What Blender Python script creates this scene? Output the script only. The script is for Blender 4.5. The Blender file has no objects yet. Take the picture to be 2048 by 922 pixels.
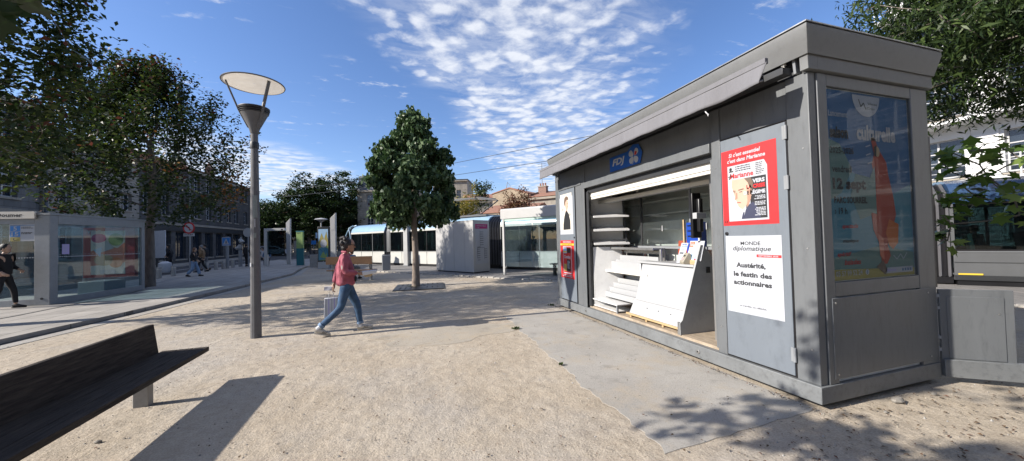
import bpy, bmesh, math, random
import numpy as np
from mathutils import Vector, Matrix
R = math.radians
random.seed(7); rng = np.random.default_rng(11)
scene = bpy.context.scene
col = scene.collection

# ------------------------------------------------------------------ materials
GS = .80
def newmat(name):
    m = bpy.data.materials.new(name); m.use_nodes = True
    nt = m.node_tree; nt.nodes.clear()
    out = nt.nodes.new('ShaderNodeOutputMaterial')
    return m, nt, out
def node(nt, t, **kw):
    n = nt.nodes.new(t)
    for k, v in kw.items():
        if k in n.inputs: n.inputs[k].default_value = v
        else: setattr(n, k, v)
    return n
def ramp(nt, fac, stops):
    r = nt.nodes.new('ShaderNodeValToRGB'); e = r.color_ramp.elements
    while len(e) < len(stops): e.new(0.5)
    for i, (p, c) in enumerate(stops):
        e[i].position = p; e[i].color = (*c, 1) if len(c) == 3 else c
    nt.links.new(fac, r.inputs[0]); return r.outputs[0]
def pm(name, c, rough=.6, var=.12, scale=3., bump=0., bscale=60., metal=0., c2=None, spec=.5, stretch=None, coat=0., dirt=0.):
    """principled material whose colour wanders with noise, with optional bump and grime"""
    c = tuple(x*GS for x in c); c2 = tuple(x*GS for x in c2) if c2 else None
    m, nt, out = newmat(name); L = nt.links.new
    b = node(nt, 'ShaderNodeBsdfPrincipled', Roughness=rough, Metallic=metal)
    b.inputs['Specular IOR Level'].default_value = spec; b.inputs['Coat Weight'].default_value = coat
    tc = nt.nodes.new('ShaderNodeTexCoord'); mp = nt.nodes.new('ShaderNodeMapping'); L(tc.outputs['Object'], mp.inputs[0])
    if stretch: mp.inputs['Scale'].default_value = stretch
    n = node(nt, 'ShaderNodeTexNoise', Scale=scale, Detail=6., Roughness=.6); L(mp.outputs[0], n.inputs['Vector'])
    lo = tuple(x*(1-var) for x in c); hi = tuple(min(1, x*(1+var)) for x in c) if c2 is None else c2
    cc = ramp(nt, n.outputs['Fac'], [(.3, lo), (.7, hi)])
    if dirt:
        n3 = node(nt, 'ShaderNodeTexNoise', Scale=scale*5, Detail=8., Roughness=.75); L(mp.outputs[0], n3.inputs['Vector'])
        f = ramp(nt, n3.outputs['Fac'], [(.5, (0, 0, 0)), (.75, (dirt,)*3)])
        mx = node(nt, 'ShaderNodeMix', data_type='RGBA'); L(f, mx.inputs[0]); L(cc, mx.inputs[6]); mx.inputs[7].default_value = (*[x*.45 for x in c], 1); cc = mx.outputs[2]
    L(cc, b.inputs['Base Color'])
    if bump:
        n2 = node(nt, 'ShaderNodeTexNoise', Scale=bscale, Detail=4.); L(mp.outputs[0], n2.inputs['Vector'])
        bp = node(nt, 'ShaderNodeBump', Strength=bump, Distance=.01); L(n2.outputs['Fac'], bp.inputs['Height']); L(bp.outputs[0], b.inputs['Normal'])
    # slight roughness change
    mr = node(nt, 'ShaderNodeMapRange'); mr.inputs[3].default_value = max(.03, rough-.08); mr.inputs[4].default_value = min(1, rough+.1)
    L(n.outputs['Fac'], mr.inputs[0]); L(mr.outputs[0], b.inputs['Roughness'])
    L(b.outputs[0], out.inputs[0]); return m
def glass(name, tint=(.8, .85, .85), refl=.9, opac=0., oc=(.02, .03, .03), rough=.02, ior=1.5):
    m, nt, out = newmat(name); L = nt.links.new
    tr = node(nt, 'ShaderNodeBsdfTransparent'); tr.inputs[0].default_value = (*tint, 1)
    gl = node(nt, 'ShaderNodeBsdfGlossy', Roughness=rough); gl.inputs[0].default_value = (refl,)*3+(1,)
    df = node(nt, 'ShaderNodeBsdfDiffuse'); df.inputs[0].default_value = (*oc, 1)
    ge = nt.nodes.new('ShaderNodeNewGeometry'); dt = nt.nodes.new('ShaderNodeVectorMath'); dt.operation = 'DOT_PRODUCT'; L(ge.outputs['Normal'], dt.inputs[0]); L(ge.outputs['Incoming'], dt.inputs[1])
    def mt(op, a, b=None):
        n_ = nt.nodes.new('ShaderNodeMath'); n_.operation = op; n_.use_clamp = (op == 'SUBTRACT')
        for i_, q_ in enumerate((a, b)):
            if q_ is None: continue
            if isinstance(q_, (int, float)): n_.inputs[i_].default_value = q_
            else: L(q_, n_.inputs[i_])
        return n_.outputs[0]
    r0 = ((ior-1)/(ior+1))**2; fres = mt('ADD', mt('MULTIPLY', mt('POWER', mt('SUBTRACT', 1., mt('ABSOLUTE', dt.outputs['Value'])), 5.), 1-r0), r0)
    tc = nt.nodes.new('ShaderNodeTexCoord'); n = node(nt, 'ShaderNodeTexNoise', Scale=4., Detail=5.); L(tc.outputs['Object'], n.inputs['Vector'])
    mr = node(nt, 'ShaderNodeMapRange'); mr.inputs[3].default_value = max(0, opac*.6); mr.inputs[4].default_value = opac*1.4; L(n.outputs['Fac'], mr.inputs[0])
    a = nt.nodes.new('ShaderNodeMixShader'); L(mr.outputs[0], a.inputs[0]); L(tr.outputs[0], a.inputs[1]); L(df.outputs[0], a.inputs[2])
    b = nt.nodes.new('ShaderNodeMixShader'); L(fres, b.inputs[0]); L(a.outputs[0], b.inputs[1]); L(gl.outputs[0], b.inputs[2])
    L(b.outputs[0], out.inputs[0]); return m
def leafmat(name, c1, c2, c3=None, trans=.35, rough=.45):
    m, nt, out = newmat(name); L = nt.links.new
    g = nt.nodes.new('ShaderNodeNewGeometry')
    st = [(0, c1), (.65, c2)] + ([(1, c3)] if c3 else [])
    cc = ramp(nt, g.outputs['Random Per Island'], st)
    b = node(nt, 'ShaderNodeBsdfPrincipled', Roughness=rough); b.inputs['Specular IOR Level'].default_value = .22
    t = nt.nodes.new('ShaderNodeBsdfTranslucent'); L(cc, b.inputs['Base Color'])
    hs = node(nt, 'ShaderNodeHueSaturation', Saturation=1.15, Value=1.5); L(cc, hs.inputs['Color']); L(hs.outputs[0], t.inputs[0])
    mx = nt.nodes.new('ShaderNodeMixShader'); mx.inputs[0].default_value = trans
    L(b.outputs[0], mx.inputs[1]); L(t.outputs[0], mx.inputs[2]); L(mx.outputs[0], out.inputs[0]); return m

M = {}
# kiosk
M['frame'] = pm('kiosk_frame_paint', (.152, .162, .170), .38, .08, 2.5, .03, 300, dirt=.5, stretch=(1.4, 1.4, .3))
M['door'] = pm('kiosk_door_paint', (.165, .19, .22), .5, .05, 2., .03, 200, dirt=.35, stretch=(1, 1, .4))
M['plinth'] = pm('kiosk_plinth_paint', (.18, .19, .195), .55, .14, 3., .05, 150, dirt=.8)
M['cornice'] = pm('cornice_metal', (.185, .19, .19), .45, .06, 3., .04, 120, dirt=.3)
M['awning'] = pm('awning_canvas', (.18, .18, .195), .85, .07, 5., .3, 25, stretch=(1, 3, .6))
M['dark'] = pm('dark_metal', (.035, .037, .04), .45, .1)
M['black'] = pm('black_plastic', (.012, .012, .014), .35, .1)
M['rubber'] = pm('black_rubber', (.015, .015, .015), .8, .1)
M['cream'] = pm('cream_metal', (.74, .72, .66), .45, .05, 2., dirt=.15)
M['white'] = pm('white_laminate', (.44, .45, .46), .35, .03, 4., dirt=.06)
M['offwhite'] = pm('offwhite_board', (.72, .72, .71), .45, .06, 4., dirt=.25)
M['inner'] = pm('kiosk_inner_panel', (.85, .86, .84), .5, .08, 3., dirt=.2)
M['greyboard'] = pm('grey_board', (.40, .41, .41), .5, .08, 5., dirt=.3)
M['floorwood'] = pm('worn_wood_floor', (.42, .34, .25), .7, .3, 9., .3, 30, stretch=(3, .6, 1), dirt=.6)
M['pine'] = pm('pine_wood', (.50, .36, .19), .6, .2, 8., .1, 40, stretch=(6, .5, 6))
M['steel'] = pm('brushed_steel', (.5, .5, .49), .35, .08, 6., metal=.8)
M['galv'] = pm('painted_grey_steel', (.27, .285, .30), .45, .08, 4., .05, 120, dirt=.3)
M['lampgrey'] = pm('lamp_post_paint', (.13, .13, .135), .5, .12, 3., .1, 80, dirt=.5)
M['lampunder'] = pm('lamp_disc_white', (.98, .93, .84), .55, .04, 3.)
m_, nt_, o_ = newmat('opal_reflector'); d1 = node(nt_, 'ShaderNodeBsdfDiffuse'); t1 = nt_.nodes.new('ShaderNodeBsdfTranslucent'); x1 = nt_.nodes.new('ShaderNodeMixShader'); n1 = node(nt_, 'ShaderNodeTexNoise', Scale=5.)
cc1 = ramp(nt_, n1.outputs['Fac'], [(.3, (.78, .71, .60)), (.7, (.84, .78, .67))]); nt_.links.new(cc1, d1.inputs[0]); nt_.links.new(cc1, t1.inputs[0]); x1.inputs[0].default_value = .34
nt_.links.new(d1.outputs[0], x1.inputs[1]); nt_.links.new(t1.outputs[0], x1.inputs[2]); nt_.links.new(x1.outputs[0], o_.inputs[0]); M['opal'] = m_
M['sticker'] = pm('torn_stickers', (.42, .46, .44), .6, .4, 30., c2=(.20, .24, .23))
M['orange'] = pm('orange_plastic', (.75, .09, .02), .4, .05)
M['blueplastic'] = pm('blue_plastic', (.01, .06, .38), .4, .1)
M['beige'] = pm('beige_plastic', (.36, .33, .26), .4, .05)
M['clear'] = glass('clear_glass', (.9, .93, .92), .9, .05, (.3, .33, .33))
M['darkglass'] = glass('tram_glass', (.32, .40, .41), .8, .10, (.012, .016, .018))
M['stopglass'] = glass('shelter_glass', (.78, .87, .90), .9, .10, (.10, .13, .15), ior=1.5)
M['signglass'] = glass('poster_glass', (.95, .97, .98), .16, .02, (.05, .07, .08), rough=.02, ior=1.5)
M['winglass'] = glass('window_glass', (.15, .17, .2), .9, .7, (.03, .04, .055), rough=.05, ior=1.6)
# print inks
def ink(n, c, r=.55): M[n] = pm('ink_'+n, c, r, .03, 9.)
ink('i_red', (.58, .018, .022)); ink('i_white', (.47, .49, .53)); ink('i_black', (.018, .018, .02)); ink('i_dkred', (.5, .02, .02))
ink('i_grey', (.45, .45, .47)); ink('i_skin', (.62, .40, .30)); ink('i_skin2', (.42, .24, .17)); ink('i_hair', (.16, .11, .08))
ink('i_suit', (.04, .045, .09)); ink('i_back', (.62, .64, .70)); ink('i_blue', (.01, .10, .42)); ink('i_cream', (.72, .68, .60))
ink('i_teal', (.05, .26, .36)); ink('i_navy', (.025, .13, .30)); ink('i_sage', (.13, .24, .22)); ink('i_orange', (.62, .16, .03))
ink('i_dress', (.42, .05, .025)); ink('i_olive', (.38, .32, .08)); ink('i_yellow', (.80, .55, .05)); ink('i_ltblue', (.35, .55, .75))
ink('i_magenta', (.45, .02, .17)); ink('i_green', (.25, .38, .12)); ink('i_dkteal', (.0, .13, .16)); ink('i_lav', (.45, .38, .70)); ink('i_dktext', (.03, .032, .036))
ink('i_mid', (.06, .24, .32)); ink('i_tan', (.50, .36, .20)); ink('i_signblue', (.03, .22, .60)); ink('i_coral', (.66, .20, .12))
# street
M['benchwood'] = pm('dark_stained_wood', (.024, .019, .016), .75, .35, 6., .5, 45, stretch=(9, .7, 9), c2=(.085, .070, .058), spec=.2)
M['orangewood'] = pm('orange_varnished_wood', (.42, .22, .10), .5, .2, 6., .1, 30, stretch=(6, 1, 6))
M['concrete'] = pm('concrete', (.36, .35, .33), .8, .12, 5., .3, 90, dirt=.3)
M['bark'] = pm('bark', (.17, .145, .12), .9, .35, 14., .8, 30, stretch=(1, 1, .25))
M['barkpale'] = pm('pale_bark', (.26, .21, .17), .9, .3, 16., .6, 30, stretch=(1, 1, .3))
M['stone'] = pm('limestone', (.36, .32, .26), .85, .16, 1.2, .3, 20, dirt=.35)
M['stone2'] = pm('soot_limestone', (.28, .26, .23), .85, .2, 1., .3, 20, dirt=.5)
M['zinc'] = pm('zinc_roof', (.10, .115, .14), .5, .15, 2.)
M['tile'] = pm('clay_tiles', (.34, .17, .11), .85, .3, 9., .4, 12)
M['brick'] = pm('chimney_brick', (.28, .17, .13), .85, .3, 9.)
M['shop'] = pm('shopfront_paint', (.05, .055, .06), .45, .2, 2.)
M['shutter'] = pm('painted_wood_white', (.5, .5, .5), .6, .05)
M['tramwhite'] = pm('tram_white_paint', (.62, .62, .58), .3, .02, 2., coat=.3)
M['tramblue'] = pm('tram_pale_blue', (.30, .46, .60), .22, .06, 2., coat=.5)
M['tramblue_shade'] = pm('tram_blue_in_shade', (.035, .075, .16), .25, .06, 2., coat=.5)  # pale blue with shade put into the colour, for the near car
M['tramgrey_and_shade'] = pm('tram_grey_and_shade', (.12, .125, .13), .4, .05)  # grey parts, and the near car's white body as darkened by shade
M['rubbergrey'] = pm('bellows_grey', (.10, .10, .11), .55, .2)
M['seatgreen'] = pm('seat_green', (.45, .62, .55), .6, .1)
M['whitewall'] = pm('white_render', (.75, .75, .74), .6, .03, 2.)
M['palecab'] = pm('pale_grey_enamel', (.50, .50, .49), .4, .04, 2., dirt=.1)
M['redpanel'] = pm('red_panel', (.40, .02, .02), .4, .05)
M['carwhite'] = pm('car_white', (.7, .7, .7), .25, .02, coat=.6)
M['litter'] = pm('dry_leaf', (.10, .06, .03), .8, .5, 30.)
# people
M['skin'] = pm('skin', (.40, .22, .14), .5, .06, 20.)
M['skin2'] = pm('skin_pale', (.55, .36, .26), .5, .06, 20.)
M['hair'] = pm('black_hair', (.012, .010, .010), .5, .4, 60., .8, 90)
M['hairbrown'] = pm('brown_hair', (.16, .07, .03), .5, .3, 60.)
M['denim'] = pm('blue_denim', (.045, .10, .19), .85, .3, 14., .3, 90)
M['denimlight'] = pm('light_denim', (.20, .30, .45), .85, .2, 10.)
M['sneaker'] = pm('pale_sneaker', (.62, .58, .50), .6, .06, 20.)
M['cloth_black'] = pm('black_cloth', (.015, .015, .018), .85, .2, 10.)
M['cloth_brown'] = pm('brown_cloth', (.24, .15, .08), .85, .2, 10.)
M['cloth_grey'] = pm('grey_cloth', (.22, .22, .23), .85, .2, 10.)
M['cloth_white'] = pm('white_cloth', (.65, .66, .68), .85, .08, 10., .3, 30)
M['cloth_blue'] = pm('blue_cloth', (.10, .18, .30), .85, .08, 10.)
def jacketmat():
    m, nt, out = newmat('pink_patterned_jacket'); L = nt.links.new
    b = node(nt, 'ShaderNodeBsdfPrincipled', Roughness=.85)
    tc = nt.nodes.new('ShaderNodeTexCoord'); n = node(nt, 'ShaderNodeTexNoise', Scale=9., Detail=3.); L(tc.outputs['Object'], n.inputs['Vector'])
    base = ramp(nt, n.outputs['Fac'], [(.35, (.25, .055, .08)), (.65, (.35, .095, .13))])
    v = node(nt, 'ShaderNodeTexVoronoi', Scale=11.); mp = nt.nodes.new('ShaderNodeMapping'); mp.inputs['Scale'].default_value = (1, 1, .45)
    L(tc.outputs['Object'], mp.inputs[0]); L(mp.outputs[0], v.inputs['Vector'])
    f = ramp(nt, v.outputs['Distance'], [(.16, (1, 1, 1)), (.22, (0, 0, 0))])
    sep = nt.nodes.new('ShaderNodeSeparateXYZ'); L(tc.outputs['Object'], sep.inputs[0])
    lt = node(nt, 'ShaderNodeMath', operation='LESS_THAN'); L(sep.outputs[0], lt.inputs[0]); lt.inputs[1].default_value = -.04
    mu = node(nt, 'ShaderNodeMath', operation='MULTIPLY'); L(f, mu.inputs[0]); L(lt.outputs[0], mu.inputs[1])
    mx = node(nt, 'ShaderNodeMix', data_type='RGBA'); L(mu.outputs[0], mx.inputs[0]); L(base, mx.inputs[6]); mx.inputs[7].default_value = (.30, .26, .24, 1)
    L(mx.outputs[2], b.inputs['Base Color'])
    n2 = node(nt, 'ShaderNodeTexNoise', Scale=14., Detail=3.); mp2 = nt.nodes.new('ShaderNodeMapping'); mp2.inputs['Scale'].default_value = (1.5, 1.5, .5)
    L(tc.outputs['Object'], mp2.inputs[0]); L(mp2.outputs[0], n2.inputs['Vector'])
    bp = node(nt, 'ShaderNodeBump', Strength=.9, Distance=.03); L(n2.outputs['Fac'], bp.inputs['Height']); L(bp.outputs[0], b.inputs['Normal'])
    L(b.outputs[0], out.inputs[0]); return m
M['jacket'] = jacketmat()
# leaves
M['leaf_lime'] = leafmat('lime_leaves', (.022, .044, .018), (.062, .105, .042), (.16, .22, .11), .15, .42)
M['leaf_maple'] = leafmat('maple_green_leaves', (.017, .030, .011), (.036, .057, .017), (.075, .092, .026), .27)
M['leaf_red'] = leafmat('maple_red_leaves', (.05, .022, .018), (.10, .038, .028), (.13, .07, .03), .25)
M['leaf_orange'] = leafmat('maple_orange_leaves', (.20, .10, .035), (.28, .13, .045), (.30, .18, .06), .3)
M['leaf_dark'] = leafmat('evergreen_leaves', (.014, .028, .010), (.032, .055, .018), (.05, .075, .022), .12)
M['leaf_bamboo'] = leafmat('narrow_leaves', (.014, .026, .009), (.032, .056, .016), (.075, .11, .032), .20)
M['leaf_tips'] = leafmat('bronze_leaf_tips', (.16, .10, .05), (.22, .13, .06), (.12, .13, .04), .3)
M['leaf_bright'] = leafmat('bright_maple_leaves', (.06, .11, .025), (.10, .16, .04), (.17, .22, .06), .35)
M['leaf_yellow'] = leafmat('yellowing_leaves', (.11, .12, .03), (.20, .18, .04), (.24, .17, .05), .3)
M['leaf_brown'] = leafmat('bronze_brown_leaves', (.09, .045, .03), (.15, .07, .045), (.11, .09, .04), .25)

def brickmat(name, c1, c2, mortar, sx, sy, msize=.01, bump=.3, rough=.85):
    c1, c2, mortar = [tuple(x*GS for x in q) for q in (c1, c2, mortar)]
    m, nt, out = newmat(name); L = nt.links.new
    b = node(nt, 'ShaderNodeBsdfPrincipled', Roughness=rough)
    tc = nt.nodes.new('ShaderNodeTexCoord'); mp = nt.nodes.new('ShaderNodeMapping'); L(tc.outputs['Object'], mp.inputs[0])
    br = node(nt, 'ShaderNodeTexBrick', Scale=1.); br.inputs['Color1'].default_value = (*c1, 1); br.inputs['Color2'].default_value = (*c2, 1)
    br.inputs['Mortar'].default_value = (*mortar, 1); br.inputs['Mortar Size'].default_value = msize; br.inputs['Brick Width'].default_value = sx; br.inputs['Row Height'].default_value = sy
    n = node(nt, 'ShaderNodeTexNoise', Scale=1.3, Detail=7., Roughness=.65); L(tc.outputs['Object'], n.inputs['Vector'])
    mx = node(nt, 'ShaderNodeMix', data_type='RGBA', blend_type='MULTIPLY'); mx.inputs[0].default_value = 1
    L(mp.outputs[0], br.inputs['Vector']); L(br.outputs[0], mx.inputs[6]); L(ramp(nt, n.outputs['Fac'], [(.3, (.72,)*3), (.7, (1.1, 1.1, 1.1))]), mx.inputs[7])
    L(mx.outputs[2], b.inputs['Base Color'])
    bp = node(nt, 'ShaderNodeBump', Strength=bump, Distance=.01); L(br.outputs['Fac'], bp.inputs['Height']); bp.invert = True
    n2 = node(nt, 'ShaderNodeTexNoise', Scale=70., Detail=3.); L(tc.outputs['Object'], n2.inputs['Vector'])
    bp2 = node(nt, 'ShaderNodeBump', Strength=.25, Distance=.01); L(n2.outputs['Fac'], bp2.inputs['Height']); L(bp.outputs[0], bp2.inputs['Normal']); L(bp2.outputs[0], b.inputs['Normal'])
    L(b.outputs[0], out.inputs[0]); return m, mp
M['slabs'], _ = brickmat('pale_stone_slabs', (.42, .39, .35), (.37, .345, .31), (.16, .15, .135), 1.2, .6, .012)
_.inputs['Rotation'].default_value = (0, 0, R(90))
M['platform'], _ = brickmat('platform_paving', (.28, .265, .25), (.24, .23, .22), (.10, .10, .095), .6, .3, .01)
_.inputs['Rotation'].default_value = (0, 0, R(-54))
def wallstone(name, c1, c2, mort, w=.9, h=.35):
    # ashlar on vertical walls: feed (x+y, z)
    m, mp = brickmat(name, c1, c2, mort, w, h, .012, .25)
    nt = m.node_tree; tc = [n for n in nt.nodes if n.bl_idname == 'ShaderNodeTexCoord'][0]
    s = nt.nodes.new('ShaderNodeSeparateXYZ'); nt.links.new(tc.outputs['Object'], s.inputs[0])
    a = node(nt, 'ShaderNodeMath', operation='ADD'); nt.links.new(s.outputs[0], a.inputs[0]); nt.links.new(s.outputs[1], a.inputs[1])
    c = nt.nodes.new('ShaderNodeCombineXYZ'); nt.links.new(a.outputs[0], c.inputs[0]); nt.links.new(s.outputs[2], c.inputs[1]); nt.links.new(c.outputs[0], mp.inputs[0])
    return m
M['ashlar'] = wallstone('ashlar_wall', (.40, .36, .30), (.34, .31, .26), (.20, .18, .15))
M['ashlar2'] = wallstone('grey_ashlar_wall', (.22, .21, .195), (.18, .175, .165), (.10, .095, .09))
M['ashlar_shade'] = wallstone('shaded_ashlar_wall', (.12, .115, .11), (.095, .09, .088), (.05, .05, .05))  # stone colour darkened to give these fronts their shade
M['rubble'] = wallstone('rubble_wall', (.46, .37, .25), (.36, .28, .19), (.30, .25, .19), .32, .16)

def groundmat():
    m, nt, out = newmat('sandy_gravel'); L = nt.links.new
    b = node(nt, 'ShaderNodeBsdfPrincipled', Roughness=.95); b.inputs['Specular IOR Level'].default_value = .15
    tc = nt.nodes.new('ShaderNodeTexCoord'); V = tc.outputs['Object']
    def N(s, d=6., r=.6):
        n = node(nt, 'ShaderNodeTexNoise', Scale=s, Detail=d, Roughness=r); L(V, n.inputs['Vector']); return n.outputs['Fac']
    base = ramp(nt, N(.55), [(.3, (.365, .312, .242)), (.5, (.41, .358, .288)), (.72, (.44, .396, .33))])
    grain = ramp(nt, N(70., 5., .75), [(.30, (.58, .56, .52)), (.5, (1, 1, 1)), (.68, (1.16, 1.14, 1.1))])
    mid = ramp(nt, N(9., 6., .7), [(.3, (.84, .82, .80)), (.65, (1.05, 1.05, 1.05))])
    m1 = node(nt, 'ShaderNodeMix', data_type='RGBA', blend_type='MULTIPLY'); m1.inputs[0].default_value = 1; L(base, m1.inputs[6]); L(grain, m1.inputs[7])
    m2 = node(nt, 'ShaderNodeMix', data_type='RGBA', blend_type='MULTIPLY'); m2.inputs[0].default_value = 1; L(m1.outputs[2], m2.inputs[6]); L(mid, m2.inputs[7])
    # scattered dark grit
    v = node(nt, 'ShaderNodeTexVoronoi', Scale=26.); L(V, v.inputs['Vector'])
    vf = ramp(nt, v.outputs['Distance'], [(.10, (1, 1, 1)), (.16, (0, 0, 0))])
    vr = node(nt, 'ShaderNodeSeparateColor'); L(v.outputs['Color'], vr.inputs[0])
    gt = node(nt, 'ShaderNodeMath', operation='GREATER_THAN'); L(vr.outputs[0], gt.inputs[0]); gt.inputs[1].default_value = .80
    mu = node(nt, 'ShaderNodeMath', operation='MULTIPLY'); L(vf, mu.inputs[0]); L(gt.outputs[0], mu.inputs[1])
    m3 = node(nt, 'ShaderNodeMix', data_type='RGBA'); L(mu.outputs[0], m3.inputs[0]); L(m2.outputs[2], m3.inputs[6]); m3.inputs[7].default_value = (.17, .13, .09, 1)
    # worn, greyer compacted patches
    pf = ramp(nt, N(.42, 7., .62), [(.48, (0, 0, 0)), (.60, (.85,)*3)])
    m4 = node(nt, 'ShaderNodeMix', data_type='RGBA'); L(pf, m4.inputs[0]); L(m3.outputs[2], m4.inputs[6])
    hs = node(nt, 'ShaderNodeHueSaturation', Saturation=.72, Value=.93); L(m3.outputs[2], hs.inputs['Color']); L(hs.outputs[0], m4.inputs[7])
    L(m4.outputs[2], b.inputs['Base Color'])
    bp = node(nt, 'ShaderNodeBump', Strength=.8, Distance=.012); L(N(55., 5., .7), bp.inputs['Height'])
    bq = node(nt, 'ShaderNodeBump', Strength=.7, Distance=.05); L(N(4., 5., .6), bq.inputs['Height']); L(bp.outputs[0], bq.inputs['Normal']); L(bq.outputs[0], b.inputs['Normal'])
    L(b.outputs[0], out.inputs[0]); return m
M['ground'] = groundmat()
def apronmat(name, c, specks=.7):
    c = tuple(x*GS for x in c)
    m, nt, out = newmat(name); L = nt.links.new
    b = node(nt, 'ShaderNodeBsdfPrincipled', Roughness=.9); b.inputs['Specular IOR Level'].default_value = .2
    tc = nt.nodes.new('ShaderNodeTexCoord'); V = tc.outputs['Object']
    def N(s, d=6., r=.6):
        n = node(nt, 'ShaderNodeTexNoise', Scale=s, Detail=d, Roughness=r); L(V, n.inputs['Vector']); return n.outputs['Fac']
    base = ramp(nt, N(1.2, 8., .65), [(.3, tuple(x*.86 for x in c)), (.7, tuple(x*1.1 for x in c))])
    grain = ramp(nt, N(95., 4., .7), [(.30, (.55,)*3), (.46, (1, 1, 1)), (.7, (1.15,)*3)])
    sp = ramp(nt, N(1.5, 9., .72), [(.50, (0, 0, 0)), (.66, (.75,)*3)]); sm = node(nt, 'ShaderNodeMix', data_type='RGBA'); L(sp, sm.inputs[0]); L(base, sm.inputs[6]); sm.inputs[7].default_value = (c[0]*1.08, c[1]*.98, c[2]*.84, 1)
    st = ramp(nt, N(3.1, 6., .6), [(.28, (.74,)*3), (.44, (1, 1, 1))]); s2 = node(nt, 'ShaderNodeMix', data_type='RGBA', blend_type='MULTIPLY'); s2.inputs[0].default_value = 1; L(sm.outputs[2], s2.inputs[6]); L(st, s2.inputs[7])
    m1 = node(nt, 'ShaderNodeMix', data_type='RGBA', blend_type='MULTIPLY'); m1.inputs[0].default_value = specks; L(s2.outputs[2], m1.inputs[6]); L(grain, m1.inputs[7])
    L(m1.outputs[2], b.inputs['Base Color'])
    bp = node(nt, 'ShaderNodeBump', Strength=.5, Distance=.01); L(N(80., 4., .7), bp.inputs['Height']); L(bp.outputs[0], b.inputs['Normal'])
    L(b.outputs[0], out.inputs[0]); return m
M['apron'] = apronmat('worn_concrete', (.41, .39, .355))
M['oldcrust'] = apronmat('sandy_old_concrete', (.44, .395, .325), .8)
M['asphalt'] = apronmat('asphalt', (.10, .10, .105), .5)
M['palepave'] = apronmat('pale_plaza', (.44, .41, .36), .5)
M['kerb'] = apronmat('kerb_stone', (.42, .40, .365), .5)
M['paint'] = pm('road_paint', (.6, .6, .58), .7, .1, 6.)

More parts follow.
